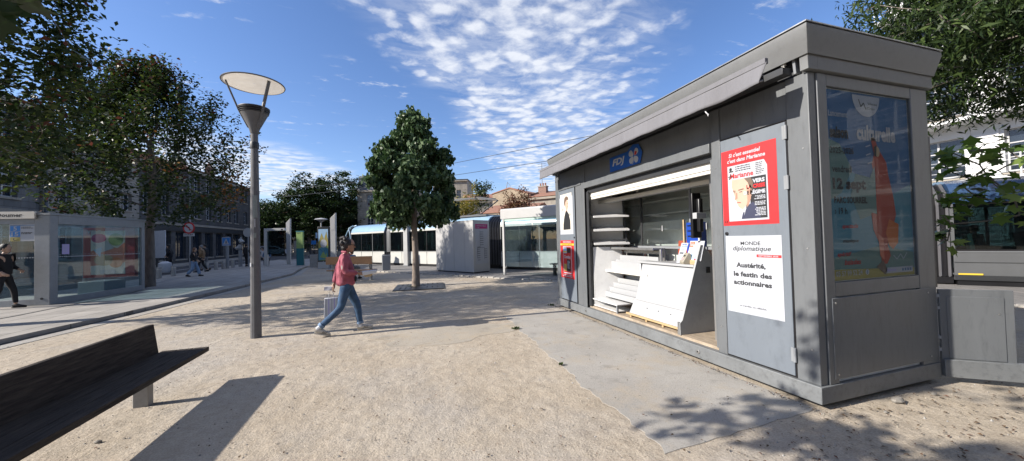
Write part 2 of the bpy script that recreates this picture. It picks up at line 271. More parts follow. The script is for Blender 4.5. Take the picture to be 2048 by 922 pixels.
# ------------------------------------------------------------------ mesh builder
class MB:
    def __init__(s): s.v = []; s.f = []; s.m = []; s.T = None
    def P(s, p):
        p = Vector(p)
        return tuple(s.T @ p) if s.T is not None else tuple(p)
    def poly(s, pts, mat):
        i = len(s.v); s.v += [s.P(p) for p in pts]; s.f.append(tuple(range(i, i+len(pts)))); s.m.append(mat); return s
    def raw(s, pts, faces, mat):
        i = len(s.v); s.v += [s.P(p) for p in pts]
        for f in faces: s.f.append(tuple(i+k for k in f)); s.m.append(mat)
        return s
    def box(s, x0, x1, y0, y1, z0, z1, mat):
        p = [(x0,y0,z0),(x1,y0,z0),(x1,y1,z0),(x0,y1,z0),(x0,y0,z1),(x1,y0,z1),(x1,y1,z1),(x0,y1,z1)]
        return s.raw(p, [(0,3,2,1),(4,5,6,7),(0,1,5,4),(1,2,6,5),(2,3,7,6),(3,0,4,7)], mat)
    def tube(s, pts, rad, n, mat, caps=True):
        pts = [Vector(p) for p in pts]
        if not hasattr(rad, '__len__'): rad = [rad]*len(pts)
        rings = []; up = None
        for i, p in enumerate(pts):
            d = (pts[min(i+1, len(pts)-1)] - pts[max(i-1, 0)])
            if d.length < 1e-9: d = Vector((0,0,1))
            d.normalize()
            if up is None: up = Vector((0,0,1)) if abs(d.z) < .9 else Vector((1,0,0))
            a = d.cross(up)
            if a.length < 1e-4: a = d.cross(Vector((0,1,0)))
            a.normalize(); b = d.cross(a); up = a.cross(d)*1.0 if False else up
            rings.append([p + (a*math.cos(t)+b*math.sin(t))*rad[i] for t in [2*math.pi*k/n for k in range(n)]])
        v = [q for r in rings for q in r]; f = []
        for i in range(len(pts)-1):
            for k in range(n):
                k2 = (k+1) % n; f.append((i*n+k, i*n+k2, (i+1)*n+k2, (i+1)*n+k))
        if caps: f.append(tuple(range(n))); f.append(tuple(range((len(pts)-1)*n, len(pts)*n))[::-1])
        return s.raw(v, f, mat)
    def cyl(s, p0, p1, r0, mat, r1=None, n=16): return s.tube([p0, p1], [r0, r0 if r1 is None else r1], n, mat)
    def lathe(s, prof, n, mat, c=(0,0,0)):
        v = []; f = []
        for r, z in prof:
            for k in range(n):
                t = 2*math.pi*k/n; v.append((c[0]+r*math.cos(t), c[1]+r*math.sin(t), c[2]+z))
        for i in range(len(prof)-1):
            for k in range(n):
                k2 = (k+1) % n; f.append((i*n+k, i*n+k2, (i+1)*n+k2, (i+1)*n+k))
        if mat != 'opal': f.append(tuple(range(n))[::-1]); f.append(tuple(range((len(prof)-1)*n, len(prof)*n)))
        return s.raw(v, f, mat)
    def prism(s, poly, axis, a0, a1, mat):
        """2-D outline extruded along an axis: 'x': (y,z), 'y': (x,z), 'z': (x,y)"""
        def mk(p, a): return (a, p[0], p[1]) if axis == 'x' else ((p[0], a, p[1]) if axis == 'y' else (p[0], p[1], a))
        n = len(poly); v = [mk(p, a0) for p in poly] + [mk(p, a1) for p in poly]
        f = [(i, (i+1) % n, n+(i+1) % n, n+i) for i in range(n)] + [tuple(range(n))[::-1], tuple(range(n, 2*n))]
        return s.raw(v, f, mat)
    def ell(s, c, r, mat, nu=14, nv=9):
        v = []; f = []
        for i in range(nv+1):
            ph = math.pi*i/nv
            for k in range(nu):
                t = 2*math.pi*k/nu; v.append((c[0]+r[0]*math.sin(ph)*math.cos(t), c[1]+r[1]*math.sin(ph)*math.sin(t), c[2]+r[2]*math.cos(ph)))
        for i in range(nv):
            for k in range(nu):
                k2 = (k+1) % nu; f.append((i*nu+k, (i+1)*nu+k, (i+1)*nu+k2, i*nu+k2))
        return s.raw(v, f, mat)
    def build(s, name, parent=None, bevel=0, smooth=35, loc=None, clean=False):
        me = bpy.data.meshes.new(name); mats = []
        for m in s.m:
            if m not in mats: mats.append(m)
        me.from_pydata([tuple(v) for v in s.v], [], s.f)
        for m in mats: me.materials.append(M[m])
        me.polygons.foreach_set('material_index', [mats.index(m) for m in s.m])
        bm = bmesh.new(); bm.from_mesh(me)
        if clean: bmesh.ops.remove_doubles(bm, verts=bm.verts, dist=1e-5)
        try: bmesh.ops.recalc_face_normals(bm, faces=bm.faces)
        except Exception: pass
        bm.to_mesh(me); bm.free()
        if smooth:
            me.polygons.foreach_set('use_smooth', [True]*len(me.polygons)); me.set_sharp_from_angle(angle=R(smooth))
        o = bpy.data.objects.new(name, me); col.objects.link(o)
        if parent is not None: o.parent = parent
        if loc is not None: o.location = loc
        if bevel:
            b = o.modifiers.new('bevel', 'BEVEL'); b.width = bevel; b.segments = 2; b.limit_method = 'ANGLE'; b.angle_limit = R(40)
        return o
def tag(o, label, cat, group=None, kind=None):
    if label: o['label'] = label
    if cat: o['category'] = cat
    if group: o['group'] = group
    if kind: o['kind'] = kind
    return o
def thing(name, label, cat, loc=(0,0,0), rz=0, group=None):
    o = bpy.data.objects.new(name, None); col.objects.link(o); o.empty_display_size = .2
    o.location = loc; o.rotation_euler = (0, 0, rz); return tag(o, label, cat, group)
def struct(mb, name, **k):
    o = mb.build(name, **k); o['kind'] = 'structure'; return o
kids = {}
def copy_tree(o, parent=None):
    c = o.copy(); col.objects.link(c); c.parent = parent
    for ch in o.children: copy_tree(ch, c)
    return c

# flat printed things: basis = origin, right, up, outward normal
_tc = {}
def textgeo(s, bold=0., shear=0.):
    key = (s, bold, shear)
    if key in _tc: return _tc[key]
    cu = bpy.data.curves.new('t', 'FONT'); cu.body = s; cu.size = 1; cu.offset = bold; cu.shear = shear; cu.resolution_u = 2
    o = bpy.data.objects.new('t', cu); col.objects.link(o)
    dg = bpy.context.evaluated_depsgraph_get(); me = o.evaluated_get(dg).to_mesh()
    v = [(p.co.x, p.co.y) for p in me.vertices]; f = [tuple(p.vertices) for p in me.polygons]
    o.evaluated_get(dg).to_mesh_clear(); bpy.data.objects.remove(o); bpy.data.curves.remove(cu)
    if not v: v = [(0,0)]
    x0 = min(a for a, b in v); x1 = max(a for a, b in v); y0 = min(b for a, b in v); y1 = max(b for a, b in v)
    r = ([((a-x0), (b-y0)) for a, b in v], f, x1-x0, y1-y0); _tc[key] = r; return r
class Print(MB):
    def __init__(s, o, r, u, n=None, step=.0009):
        super().__init__(); s.o = Vector(o); s.r = Vector(r).normalized(); s.u = Vector(u).normalized()
        s.n = (s.r.cross(s.u)).normalized(); s.step = step
    def at(s, a, b, l): return s.o + s.r*a + s.u*b + s.n*(l*s.step)
    def rect(s, a0, b0, a1, b1, mat, l=1): return s.poly([s.at(a0,b0,l), s.at(a1,b0,l), s.at(a1,b1,l), s.at(a0,b1,l)], mat)
    def pol(s, pts, mat, l=1): return s.poly([s.at(a, b, l) for a, b in pts], mat)
    def ellip(s, ca, cb, ra, rb, mat, l=1, n=24, t0=0, t1=360):
        return s.pol([(ca+ra*math.cos(R(t0+(t1-t0)*k/n)), cb+rb*math.sin(R(t0+(t1-t0)*k/n))) for k in range(n+(0 if t1-t0 == 360 else 1))], mat, l)
    def line(s, pts, w, mat, l=1):
        for (a, b), (c, d) in zip(pts[:-1], pts[1:]):
            L = math.hypot(c-a, d-b) or 1e-6; nx, ny = -(d-b)/L*w/2, (c-a)/L*w/2
            s.pol([(a+nx,b+ny),(a-nx,b-ny),(c-nx,d-ny),(c+nx,d+ny)], mat, l)
    def text(s, t, a, b, w, h, mat, l=2, bold=0., shear=0., align='l'):
        """fit text in w x h from its lower left corner (w None: keep proportion)"""
        v, f, W, H = textgeo(t, bold, shear); ky = h/H; kx = (w/W) if w else ky
        off = 0 if align == 'l' else (-W*kx/2 if align == 'c' else -W*kx)
        return s.raw([s.at(a+off+x*kx, b+y*ky, l) for x, y in v], f, mat)
    def solid(s, w, h, t, mat, edge=None):
        """the sheet itself with its thickness behind the print"""
        o, r, u, n = s.o, s.r, s.u, s.n
        p = [o, o+r*w, o+r*w+u*h, o+u*h]; q = [x-n*t for x in p]
        return s.raw(p+q, [(0,1,2,3),(7,6,5,4),(0,4,5,1),(1,5,6,2),(2,6,7,3),(3,7,4,0)], mat)
# ------------------------------------------------------------------ camera, light, sky
PITCH, ROLL, YAW = 1.35, -1.45, 17.8
cam = bpy.data.cameras.new('camera'); camo = bpy.data.objects.new('camera', cam); col.objects.link(camo)
def rotz(v, a): return Vector((v.x*math.cos(a)+v.y*math.sin(a), -v.x*math.sin(a)+v.y*math.cos(a), v.z))
fw = rotz(Vector((0, math.cos(R(PITCH)), math.sin(R(PITCH)))), R(YAW)); up0 = rotz(Vector((0, -math.sin(R(PITCH)), math.cos(R(PITCH)))), R(YAW)); rt0 = rotz(Vector((1,0,0)), R(YAW))
cr, sr = math.cos(R(ROLL)), math.sin(R(ROLL)); rt = rt0*cr + up0*sr; up = up0*cr - rt0*sr
camo.matrix_world = Matrix(((rt.x, up.x, -fw.x, 0), (rt.y, up.y, -fw.y, 0), (rt.z, up.z, -fw.z, 1.55), (0,0,0,1)))
cam.sensor_width = 36; cam.lens = 36*725/2048; cam.clip_start = .05; cam.clip_end = 3000
scene.camera = camo
SUN_EL, SUN_AZ = 29.3, -2.2      # light travels along +X, turned AZ towards -Y
sd = bpy.data.lights.new('sun', 'SUN'); sd.energy = 5.0; sd.angle = R(.55); sd.color = (1, .93, .84)
so = bpy.data.objects.new('sun', sd); col.objects.link(so)
ld = Vector((math.cos(R(SUN_AZ))*math.cos(R(SUN_EL)), math.sin(R(SUN_AZ))*math.cos(R(SUN_EL)), -math.sin(R(SUN_EL))))
so.rotation_euler = ld.to_track_quat('-Z', 'Y').to_euler()
w = bpy.data.worlds.new('World'); scene.world = w; w.use_nodes = True; nt = w.node_tree; nt.nodes.clear(); L = nt.links.new
wo = nt.nodes.new('ShaderNodeOutputWorld'); bg = node(nt, 'ShaderNodeBackground', Strength=.08)
sky = nt.nodes.new('ShaderNodeTexSky'); sky.sky_type = 'NISHITA'; sky.sun_disc = False
sky.sun_elevation = R(SUN_EL)
# Nishita azimuth: rotation 0 = +Y, growing clockwise; the sun stands at -X
sun_dir = -ld; sky.sun_rotation = math.atan2(sun_dir.x, sun_dir.y)
sky.air_density = 1.; sky.dust_density = .3; sky.ozone_density = 2.5; sky.altitude = 50
tc = nt.nodes.new('ShaderNodeTexCoord'); sx = nt.nodes.new('ShaderNodeSeparateXYZ'); L(tc.outputs['Generated'], sx.inputs[0])
def mth(op, a, b=None, c=None, cl=False):
    n = nt.nodes.new('ShaderNodeMath'); n.operation = op; n.use_clamp = cl
    for i, q in enumerate((a, b, c)):
        if q is None: continue
        if isinstance(q, (int, float)): n.inputs[i].default_value = q
        else: L(q, n.inputs[i])
    return n.outputs[0]
zc = mth('MAXIMUM', sx.outputs[2], .03)
px = mth('DIVIDE', sx.outputs[0], zc); py = mth('DIVIDE', sx.outputs[1], zc)
cp = nt.nodes.new('ShaderNodeCombineXYZ'); L(px, cp.inputs[0]); L(py, cp.inputs[1])
def wn(scale, detail, rough, dist=0., stretch=None, off=0):
    mp = nt.nodes.new('ShaderNodeMapping'); L(cp.outputs[0], mp.inputs[0]); mp.inputs['Location'].default_value = (off, off*.7, 0)
    if stretch: mp.inputs['Scale'].default_value = stretch; mp.inputs['Rotation'].default_value = (0, 0, R(28))
    n = node(nt, 'ShaderNodeTexNoise', Scale=scale, Detail=detail, Roughness=rough, Distortion=dist); L(mp.outputs[0], n.inputs['Vector']); return n.outputs['Fac']
big = wn(1.3, 3., .5, 0, None, 3.1)
wob = mth('MULTIPLY_ADD', big, .9, -.45)
def sstep(x, a, b):
    n = nt.nodes.new('ShaderNodeMapRange'); n.interpolation_type = 'SMOOTHSTEP'; L(x, n.inputs[0]); n.inputs[1].default_value = a; n.inputs[2].default_value = b; return n.outputs[0]
# altocumulus band running away to the upper right
eL = mth('SUBTRACT', mth('ADD', px, mth('MULTIPLY', wob, .6)), mth('MULTIPLY_ADD', py, .45, -.85))
eR = mth('SUBTRACT', mth('MULTIPLY_ADD', py, .50, .42), mth('ADD', px, mth('MULTIPLY', wob, .5)))
band = mth('MULTIPLY', sstep(eL, -.20, .32), sstep(eR, -.45, .35))
# far bank low on the left
dx = mth('DIVIDE', mth('ADD', px, 1.95), 1.45); dy = mth('DIVIDE', mth('SUBTRACT', py, 6.3), 2.7)
r2 = mth('ADD', mth('MULTIPLY', dx, dx), mth('MULTIPLY', dy, dy)); bank = mth('SUBTRACT', 1., sstep(mth('ADD', r2, wob), .45, 1.15))
sparse = sstep(wn(1.7, 2., .5, 0, None, 9.3), .47, .62)
cell = node(nt, 'ShaderNodeTexVoronoi', Scale=8.5); cell.feature = 'SMOOTH_F1'; cell.inputs['Smoothness'].default_value = .6
dn = node(nt, 'ShaderNodeTexNoise', Scale=5., Detail=4.); L(cp.outputs[0], dn.inputs['Vector'])
dv = nt.nodes.new('ShaderNodeVectorMath'); dv.operation = 'MULTIPLY_ADD'; L(dn.outputs['Color'], dv.inputs[0]); dv.inputs[1].default_value = (.22, .22, 0); L(cp.outputs[0], dv.inputs[2]); L(dv.outputs[0], cell.inputs['Vector'])
puff = mth('SUBTRACT', 1., sstep(cell.outputs['Distance'], .18, .72))
fine = wn(9., 8., .66, .3, None, 1.7)
mid = wn(3.2, 4., .55, .2, None, 5.2)
den = mth('ADD', mth('ADD', mth('MULTIPLY', puff, .30), mth('MULTIPLY', fine, .75)), mth('MULTIPLY', mid, .55))
streak = wn(2.6, 8., .62, .5, (1, 3.4, 1), 2.2)
cov1 = mth('MULTIPLY', sstep(mth('ADD', den, mth('MULTIPLY', band, .42)), .86, 1.46), sstep(band, .0, .35))
cov2 = mth('MULTIPLY', sstep(mth('ADD', mth('MULTIPLY', den, .6), mth('MULTIPLY', streak, .8)), .58, 1.02), bank)
cov3 = mth('MULTIPLY', mth('MULTIPLY', sstep(mth('ADD', mth('MULTIPLY', fine, .6), mth('MULTIPLY', streak, .9)), .82, 1.05), sparse), .75)
veil = mth('MULTIPLY', mth('MULTIPLY', sstep(mth('ADD', streak, mth('MULTIPLY', mid, .5)), .55, 1.0), sstep(mth('ADD', band, mth('MULTIPLY', bank, .8)), .0, .9)), .42)
cov3 = mth('MAXIMUM', cov3, veil)
cov = mth('MAXIMUM', mth('MULTIPLY', cov1, .84), mth('MAXIMUM', mth('MULTIPLY', cov2, .85), cov3))
cov = mth('MULTIPLY', cov, sstep(sx.outputs[2], .02, .09))
shade = ramp(nt, den, [(.0, (5.0, 5.5, 6.6)), (.5, (5.3, 5.7, 6.6)), (1., (7.0, 7.2, 7.6))])
hs0 = node(nt, 'ShaderNodeHueSaturation', Saturation=1.12, Value=1.22); L(sky.outputs[0], hs0.inputs['Color'])
hs = node(nt, 'ShaderNodeMix', data_type='RGBA', blend_type='MULTIPLY'); hs.inputs[0].default_value = 1; L(hs0.outputs[0], hs.inputs[6]); hs.inputs[7].default_value = (1.03, .97, 1.10, 1)
mx = node(nt, 'ShaderNodeMix', data_type='RGBA'); L(cov, mx.inputs[0]); L(hs.outputs[2], mx.inputs[6]); L(shade, mx.inputs[7])
L(mx.outputs[2], bg.inputs[0]); L(bg.outputs[0], wo.inputs[0])
CLOUD = shade
scene.view_settings.view_transform = 'Standard'; scene.view_settings.look = 'None'; scene.view_settings.gamma = 1; scene.view_settings.use_curve_mapping = False
scene.view_settings.exposure = .84
cy = scene.cycles; cy.max_bounces = 7; cy.transparent_max_bounces = 16; cy.diffuse_bounces = 4; cy.glossy_bounces = 3; cy.caustics_reflective = False; cy.caustics_refractive = False

# ------------------------------------------------------------------ ground
g = MB(); n = 60
xs = [-900, -300, -120] + [-60+2*i for i in range(61)] + [120, 300, 900]
g.poly([(-900,-900,0),(900,-900,0),(900,900,0),(-900,900,0)], 'ground'); struct(g, 'ground')
# raised bus-stop pavement on the left and its kerb
KL = [(-7.6, -6), (-6.95, 3.5), (-6.36, 8.4), (-6.02, 10.75), (-5.42, 16.4), (-5.05, 21.0), (-5.6, 25.3)]
m = MB(); top = .085
outl = [(-11.75, -6)] + KL + [(-6.0, 40), (-11.75, 40)]
m.prism([(x, y) for x, y in outl], 'z', -.1, top, 'slabs'); struct(m, 'left_pavement', smooth=0)
m = MB()
for (x0, y0), (x1, y1) in zip(KL[:-1], KL[1:]):
    m.raw([(x0+.12,y0,.0),(x0+.40,y0,.0),(x1+.40,y1,.0),(x1+.12,y1,.0),(x0+.12,y0,.008),(x0+.40,y0,.008),(x1+.40,y1,.008),(x1+.12,y1,.008)], [(4,5,6,7),(1,2,6,5),(0,3,7,4)], 'kerb')
struct(m, 'kerb_strip', smooth=0)
m = MB()
for (x0, y0), (x1, y1) in zip(KL[:-1], KL[1:]): m.poly([(x0+.0,y0,.005),(x0+.115,y0,.005),(x1+.115,y1,.005),(x1+.0,y1,.005)], 'dark')
struct(m, 'kerb_shade_strip', smooth=0)  # dark strip painting the kerb's unlit face and its cast shadow
m = MB()   # recessed slot drain along the pavement
pts = [(-8.9, 3), (-8.27, 11.3), (-8.35, 15.4), (-9.6, 19.2), (-9.9, 20.9), (-9.6, 34)]
for (x0, y0), (x1, y1) in zip(pts[:-1], pts[1:]):
    m.poly([(x0-.035,y0,top+.004),(x0+.035,y0,top+.004),(x1+.035,y1,top+.004),(x1-.035,y1,top+.004)], 'dark')
struct(m, 'slot_drain', smooth=0)
m = MB(); m.box(-16.6, -11.75, -60, 60, -.2, .004, 'asphalt'); struct(m, 'road', smooth=0)
m = MB()
for i in range(14): m.box(-14.25, -14.13, -20+5*i, -17.2+5*i, .004, .009, 'paint')
struct(m, 'road_markings', smooth=0)
m = MB(); m.box(-19, -16.6, -60, 75, -.2, .11, 'palepave'); struct(m, 'far_pavement', smooth=0)
m = MB(); m.prism([(-11.75, 40.01), (-6.0, 40.01), (-5.6, 25.31), (-1.5, 25.1), (-4.2, 31.), (-10, 44), (-11.75, 44)], 'z', -.1, .012, 'palepave'); struct(m, 'pale_paving', smooth=0)
m = MB(); m.box(-60, 80, 44, 56, -.1, .006, 'asphalt'); struct(m, 'cross_street', smooth=0)
# tram platform paving and its rough cobble edge
d = Vector((.5903, -.8072, 0)); na = Vector((.8072, .5903, 0))     # tram direction, away from camera
pf0 = Vector((-5.6, 27.1, 0)); 
m = MB(); a = pf0; b = pf0 + d*36; m.prism([(a.x, a.y), (b.x, b.y), (b.x+na.x*14, b.y+na.y*14), (a.x+na.x*14, a.y+na.y*14)], 'z', -.1, .02, 'platform'); struct(m, 'tram_platform_paving', smooth=0)
m = MB()
for i in range(110):
    p = pf0 + d*(.33*i) - na*(.10+random.uniform(-.02, .02)); s_ = .145; hgt_ = .03+random.uniform(0, .03)
    q = [p-d*s_-na*.09, p+d*s_-na*.09, p+d*s_+na*.09, p-d*s_+na*.09]
    m.raw([(v.x, v.y, 0) for v in q]+[(v.x*.9+p.x*.1, v.y*.9+p.y*.1, hgt_) for v in q], [(4,5,6,7),(0,1,5,4),(1,2,6,5),(2,3,7,6),(3,0,4,7)], 'kerb')
struct(m, 'cobble_edge', smooth=0)
# concrete apron before the kiosk, with a slightly ragged outer edge
m = MB(); e = []
for i in range(141):
    y = 2.16 + i*(7.1-2.16)/140; x = 1.83 + max(0, y-3.2)*.06 + .018*math.sin(y*5.1)+.014*math.sin(y*13.7+1)+.010*math.sin(y*31)+random.uniform(-.010, .010); e.append((x, y))
for i in range(1, 15): e.append((e[140][0] + i*(3.42-e[140][0])/15, 7.1+random.uniform(-.02, .02)))
e2 = [(3.46, 7.1), (3.46, 2.25)] + [(3.46 - i*(3.46-1.83)/14, 2.25-.09*i/14+random.uniform(-.012, .012)) for i in range(1, 14)]
m.prism(e+e2, 'z', -.05, .004, 'apron'); struct(m, 'concrete_apron', smooth=0)
m = MB(); e = []   # old cracked concrete showing through the sand
cx, cy_ = .85, 6.15
for i in range(40):
    t = 2*math.pi*i/40; rr = 1 + .16*math.sin(3*t+1)+.10*math.sin(7*t)+random.uniform(-.05, .05); e.append((cx+1.25*rr*math.cos(t), cy_+.55*rr*math.sin(t)))
m.prism([p for p in e], 'z', -.05, .003, 'oldcrust'); struct(m, 'cracked_concrete', smooth=0)

# ------------------------------------------------------------------ kiosk
KX, KY0, KY1, KXB = 3.5, 2.22, 7.58, 5.22
K = thing('newspaper_kiosk', 'grey metal newspaper kiosk with open shutter, flat overhanging roof and folded awning', 'kiosk', (KX, KY0, 0))
D_ = KXB-KX; Wd = KY1-KY0    # local: x depth, y along
m = MB(); m.box(-.03, D_+.0, -.02, Wd+.02, .05, .20, 'plinth'); m.box(.06, D_-.06, .06, Wd-.06, -.01, .05, 'dark'); m.build('plinth', K, .006)
m = MB(); m.box(.05, D_-.04, .2, Wd-.05, .2, .235, 'floorwood'); m.build('floor', K)
for q_ in [(0,.09,0,.195,.2,2.97),(0,.09,.93,1.05,.2,2.97),(0,.09,4.02,4.40,.2,2.97),(0,.09,5.18,Wd,.2,2.97),(D_-.09,D_,0,.12,.2,2.97),(D_-.09,D_,Wd-.09,Wd,.2,2.97)]:
    m = MB(); m.box(*q_, 'frame'); m.build('post', K, .005)
m = MB(); m.box(-.012, .05, 4.02, 4.16, .2, 2.528, 'frame'); m.build('door_jamb', K, .004)
m = MB(); m.box(-.030, .07, 1.05, 4.02, 2.49, 2.598, 'frame'); m.build('opening_lintel', K, .004)
m = MB(); m.box(.012, .07, .195, .93, 2.60, 2.97, 'frame'); m.box(.012, .07, 1.05, 4.02, 2.602, 2.97, 'frame'); m.box(.012, .07, 4.40, 5.18, 2.65, 2.97, 'frame')
m.build('fascia_panel', K, .003)
m = MB(); m.box(.05, .085, 1.05, 4.02, 2.40, 2.49, 'dark'); m.build('shutter_gap', K)
m = MB()
for k in range(4): m.box(.09-.012*k % .02, .13, 1.06, 4.01, 2.27+.045*k, 2.313+.045*k, 'cream')
m.build('rolled_shutter', K, .004)
for q_ in [(.03,.08,3.93,4.02,.235,2.42,'dark'),(.03,.08,1.05,1.10,.235,2.42,'frame')]: MB().box(*q_).build('shutter_guide', K)
# walls
m = MB(); m.box(D_-.04, D_-.003, .12, Wd-.09, .2, 2.97, 'inner'); m.build('back_wall', K)
m = MB(); m.box(.09, D_-.09, Wd-.05, Wd-.005, .2, 2.97, 'inner'); m.build('far_end_wall', K)
m = MB(); m.box(.09, D_-.09, .02, .06, .2, 2.97, 'inner'); m.build('near_end_wall', K)
m = MB(); m.box(.09, D_-.05, .06, Wd-.05, 2.55, 2.60, 'cream')
for k in range(6): m.box(.1, D_-.06, .7+.8*k, .73+.8*k, 2.52, 2.55, 'cream')
m.build('ceiling', K)
# end face: frame, recessed lightbox, lower panel
m = MB()
m.box(.10, .22, -.012, .03, .2, 2.97, 'frame'); m.box(D_-.27, D_, -.012, .03, .2, 2.97, 'frame'); m.box(.22, D_-.27, -.010, .03, 2.86, 2.97, 'frame'); m.box(.22, D_-.27, -.010, .03, .96, 1.09, 'frame')
m.build('end_frame', K, .006)
m = MB(); m.box(.16, D_-.12, -.018, -.006, .24, .955, 'frame'); lep = m.build('lower_end_panel', K, .006)
for sx_, sz_ in ((.20,.28),(D_-.16,.28),(.20,.91),(D_-.16,.91)):
    m = MB(); m.cyl((sx_, -.018, sz_), (sx_, -.023, sz_), .009, 'steel', n=10); m.build('screw', lep)
for sy_ in (.06, 1.0, 4.1, 5.27):
    for sz_ in (.5, 1.4, 2.3):
        m = MB(); m.cyl((0, sy_, sz_), (-.004 if sy_ != 4.1 else -.016, sy_, sz_), .007, 'steel', n=8); m.build('screw', K)
# roof cornice flares outwards: profile around the building
m = MB()
prof = [(.0, 2.975), (.035, 2.98), (.035, 3.07), (.055, 3.10), (.10, 3.22), (.13, 3.30), (.13, 3.335), (.11, 3.345)]
rings = []
for o_, z in prof:
    sx_ = .6*o_ + .02
    xf_ = .07 if z < 3.10 else -o_-.01
    if z == 3.09: z = 3.165
    if z == 3.07: z = 3.16
    rings.append([(xf_, -sx_, z), (D_+sx_, -sx_, z), (D_+sx_, Wd+sx_, z), (xf_, Wd+sx_, z)])
v = [p for r in rings for p in r]; f = []
for i in range(len(rings)-1):
    for k in range(4): f.append((i*4+k, i*4+(k+1) % 4, i*4+4+(k+1) % 4, i*4+4+k))
f.append((0,3,2,1)); q = (len(rings)-1)*4; f.append((q,q+1,q+2,q+3))
m.raw(v, f, 'cornice'); m.build('roof_cornice', K, .004, smooth=25)
for ya_, yb_ in ((-.04, .03), (Wd-.03, Wd+.04)):
    m = MB(); m.prism([(-.045, 2.978), (.075, 2.978), (.075, 3.20), (-.085, 3.20), (-.05, 3.10)], 'y', ya_, yb_, 'cornice'); m.build('cornice_cheek', K, .003)
m = MB(); m.box(.05, .069, .03, Wd-.03, 2.972, 3.17, 'dark'); m.build('awning_recess_shade', K)  # dark box painting the deep shadow gap under the cornice
m = MB(); m.box(-.15, D_+.1, -.105, Wd+.105, 3.346, 3.356, 'steel'); m.build('roof_edge_trim', K)
# doors on the front
def door(y0, y1, z0, z1, hinge_side):
    m = MB(); m.box(-.010, .03, y0+.012, y1-.012, z0, z1, 'door'); o = m.build('door_panel', K, .004)
    m = MB(); m.box(-.003, .05, y0, y1, z0-.012, z1+.012, 'black'); m.build('door_gap', K)
    return o
dp = door(.195, .93, .22, 2.585, 0)
for z in (.35, 1.95, 2.42):
    m = MB(); m.cyl((-.016, .198, z), (-.016, .198, z+.13), .012, 'galv'); m.box(-.014, -.009, .20, .235, z, z+.13, 'galv'); m.build('hinge', dp)
m = MB(); m.lathe([(.018, 0), (.018, .012), (.010, .014)], 14, 'black'); o = m.build('lock', dp); o.rotation_euler = (0, -R(90), 0); o.location = (-.010, .87, 1.55)
dp2 = door(4.42, 5.17, .22, 2.58, 0)
m = MB(); m.lathe([(.018, 0), (.018, .012), (.010, .014)], 14, 'black'); o = m.build('lock', dp2); o.rotation_euler = (0, -R(90), 0); o.location = (-.010, 4.47, 1.55)
for y in (1.32, 4.05):
    m = MB(); m.lathe([(.022, 0), (.026, .006), (.012, .010)], 16, 'steel'); m.lathe([(.009, .0), (.009, .016)], 10, 'black'); o = m.build('plinth_lock', K); o.rotation_euler = (0, -R(90), 0); o.location = (-.031, y, .13)
# frame-coloured strip over left door
m = MB(); m.box(-.014, .03, 4.16, 5.18, 2.59, 2.645, 'frame'); m.build('lintel', K, .003)
m = MB(); m.box(-.014, .03, .195, .93, 2.597, 2.602, 'black'); m.build('panel_joint', K)
# sign
P_ = Print((-.006, 3.12, 2.640), (0, -1, 0), (0, 0, 1))
P_.solid(.80, .24, .02, 'i_blue'); P_.text('FDJ', .08, .05, .34, .145, 'i_white', 1, .035, .22)
P_.pol([(.50,0),(.80,0),(.86,.15),(.78,.29),(.64,.315),(.50,.24)], 'i_blue', .5)
for cx_, cy_, an in [(.585, .185, 45), (.725, .205, -45), (.595, .085, -45), (.71, .075, 45)]:
    a_ = R(an+90); pts = []
    sgn = 1
    cc = Vector((.652, .137)); dv_ = (Vector((cx_, cy_)) - cc); dl = dv_.normalized(); pl_ = Vector((-dl.y, dl.x))
    for k in range(20):
        t = 2*math.pi*k/20; r_ = .058*(1+.12*math.cos(2*t)); p = cc + dl*(.075+.060*math.cos(t)) + pl_*(.046*math.sin(t)*(1+.35*math.cos(t)))
        pts.append((p.x, p.y))
    P_.pol(pts, 'i_white', 1)
P_.pol([(.665,.15),(.715,.145),(.735,.19),(.685,.205)], 'i_dkred', 2); P_.line([(.650,.10),(.635,.035),(.61,.02)], .012, 'i_white', 1)
P_.build('sign', K, smooth=0)
# awning: cassette, arms, front bar, hanging valance
A = MB(); A.box(-.13, -.02, .12, Wd-.05, 2.985, 3.05, 'dark'); aw = A.build('awning_cassette', K, .004)
A = MB(); A.cyl((-.40, .10, 3.035), (-.40, 5.22, 3.035), .022, 'galv'); A.box(-.425, -.385, .06, 5.24, 3.02, 3.07, 'awning'); A.build('front_bar', aw, .004)
m = MB(); nx_, nz_ = 120, 6; v = []; f = []
for i in range(nx_+1):
    y = .05 + (5.18)*i/nx_
    for j in range(nz_+1):
        t = j/nz_; wv = .010*math.sin(y*7.3+.8)*t + .007*math.sin(y*19.)*t + (.03*math.sin(y*9)*t*max(0, 1-y/.9))
        v.append((-.418 - wv - .012*t, y + (.05*t if i == 0 else 0), 3.03 - .175*t))
for i in range(nx_):
    for j in range(nz_): a = i*(nz_+1)+j; f.append((a, a+1, a+nz_+2, a+nz_+1))
m.raw(v, f, 'awning'); o = m.build('valance', aw); sol = o.modifiers.new('t', 'SOLIDIFY'); sol.thickness = .004
m = MB()   # sloping cloth from bar back to the cassette
m.raw([(-.40, .3, 3.072), (-.40, 5.2, 3.072), (-.0, 5.2, 3.05), (-.0, .3, 3.05), (-.40, .3, 3.066), (-.40, 5.2, 3.066), (-.0, 5.2, 3.044), (-.0, .3, 3.044)], [(0,1,2,3),(4,7,6,5),(0,4,5,1),(1,5,6,2),(2,6,7,3),(3,7,4,0)], 'awning'); m.build('roof_cloth', aw)
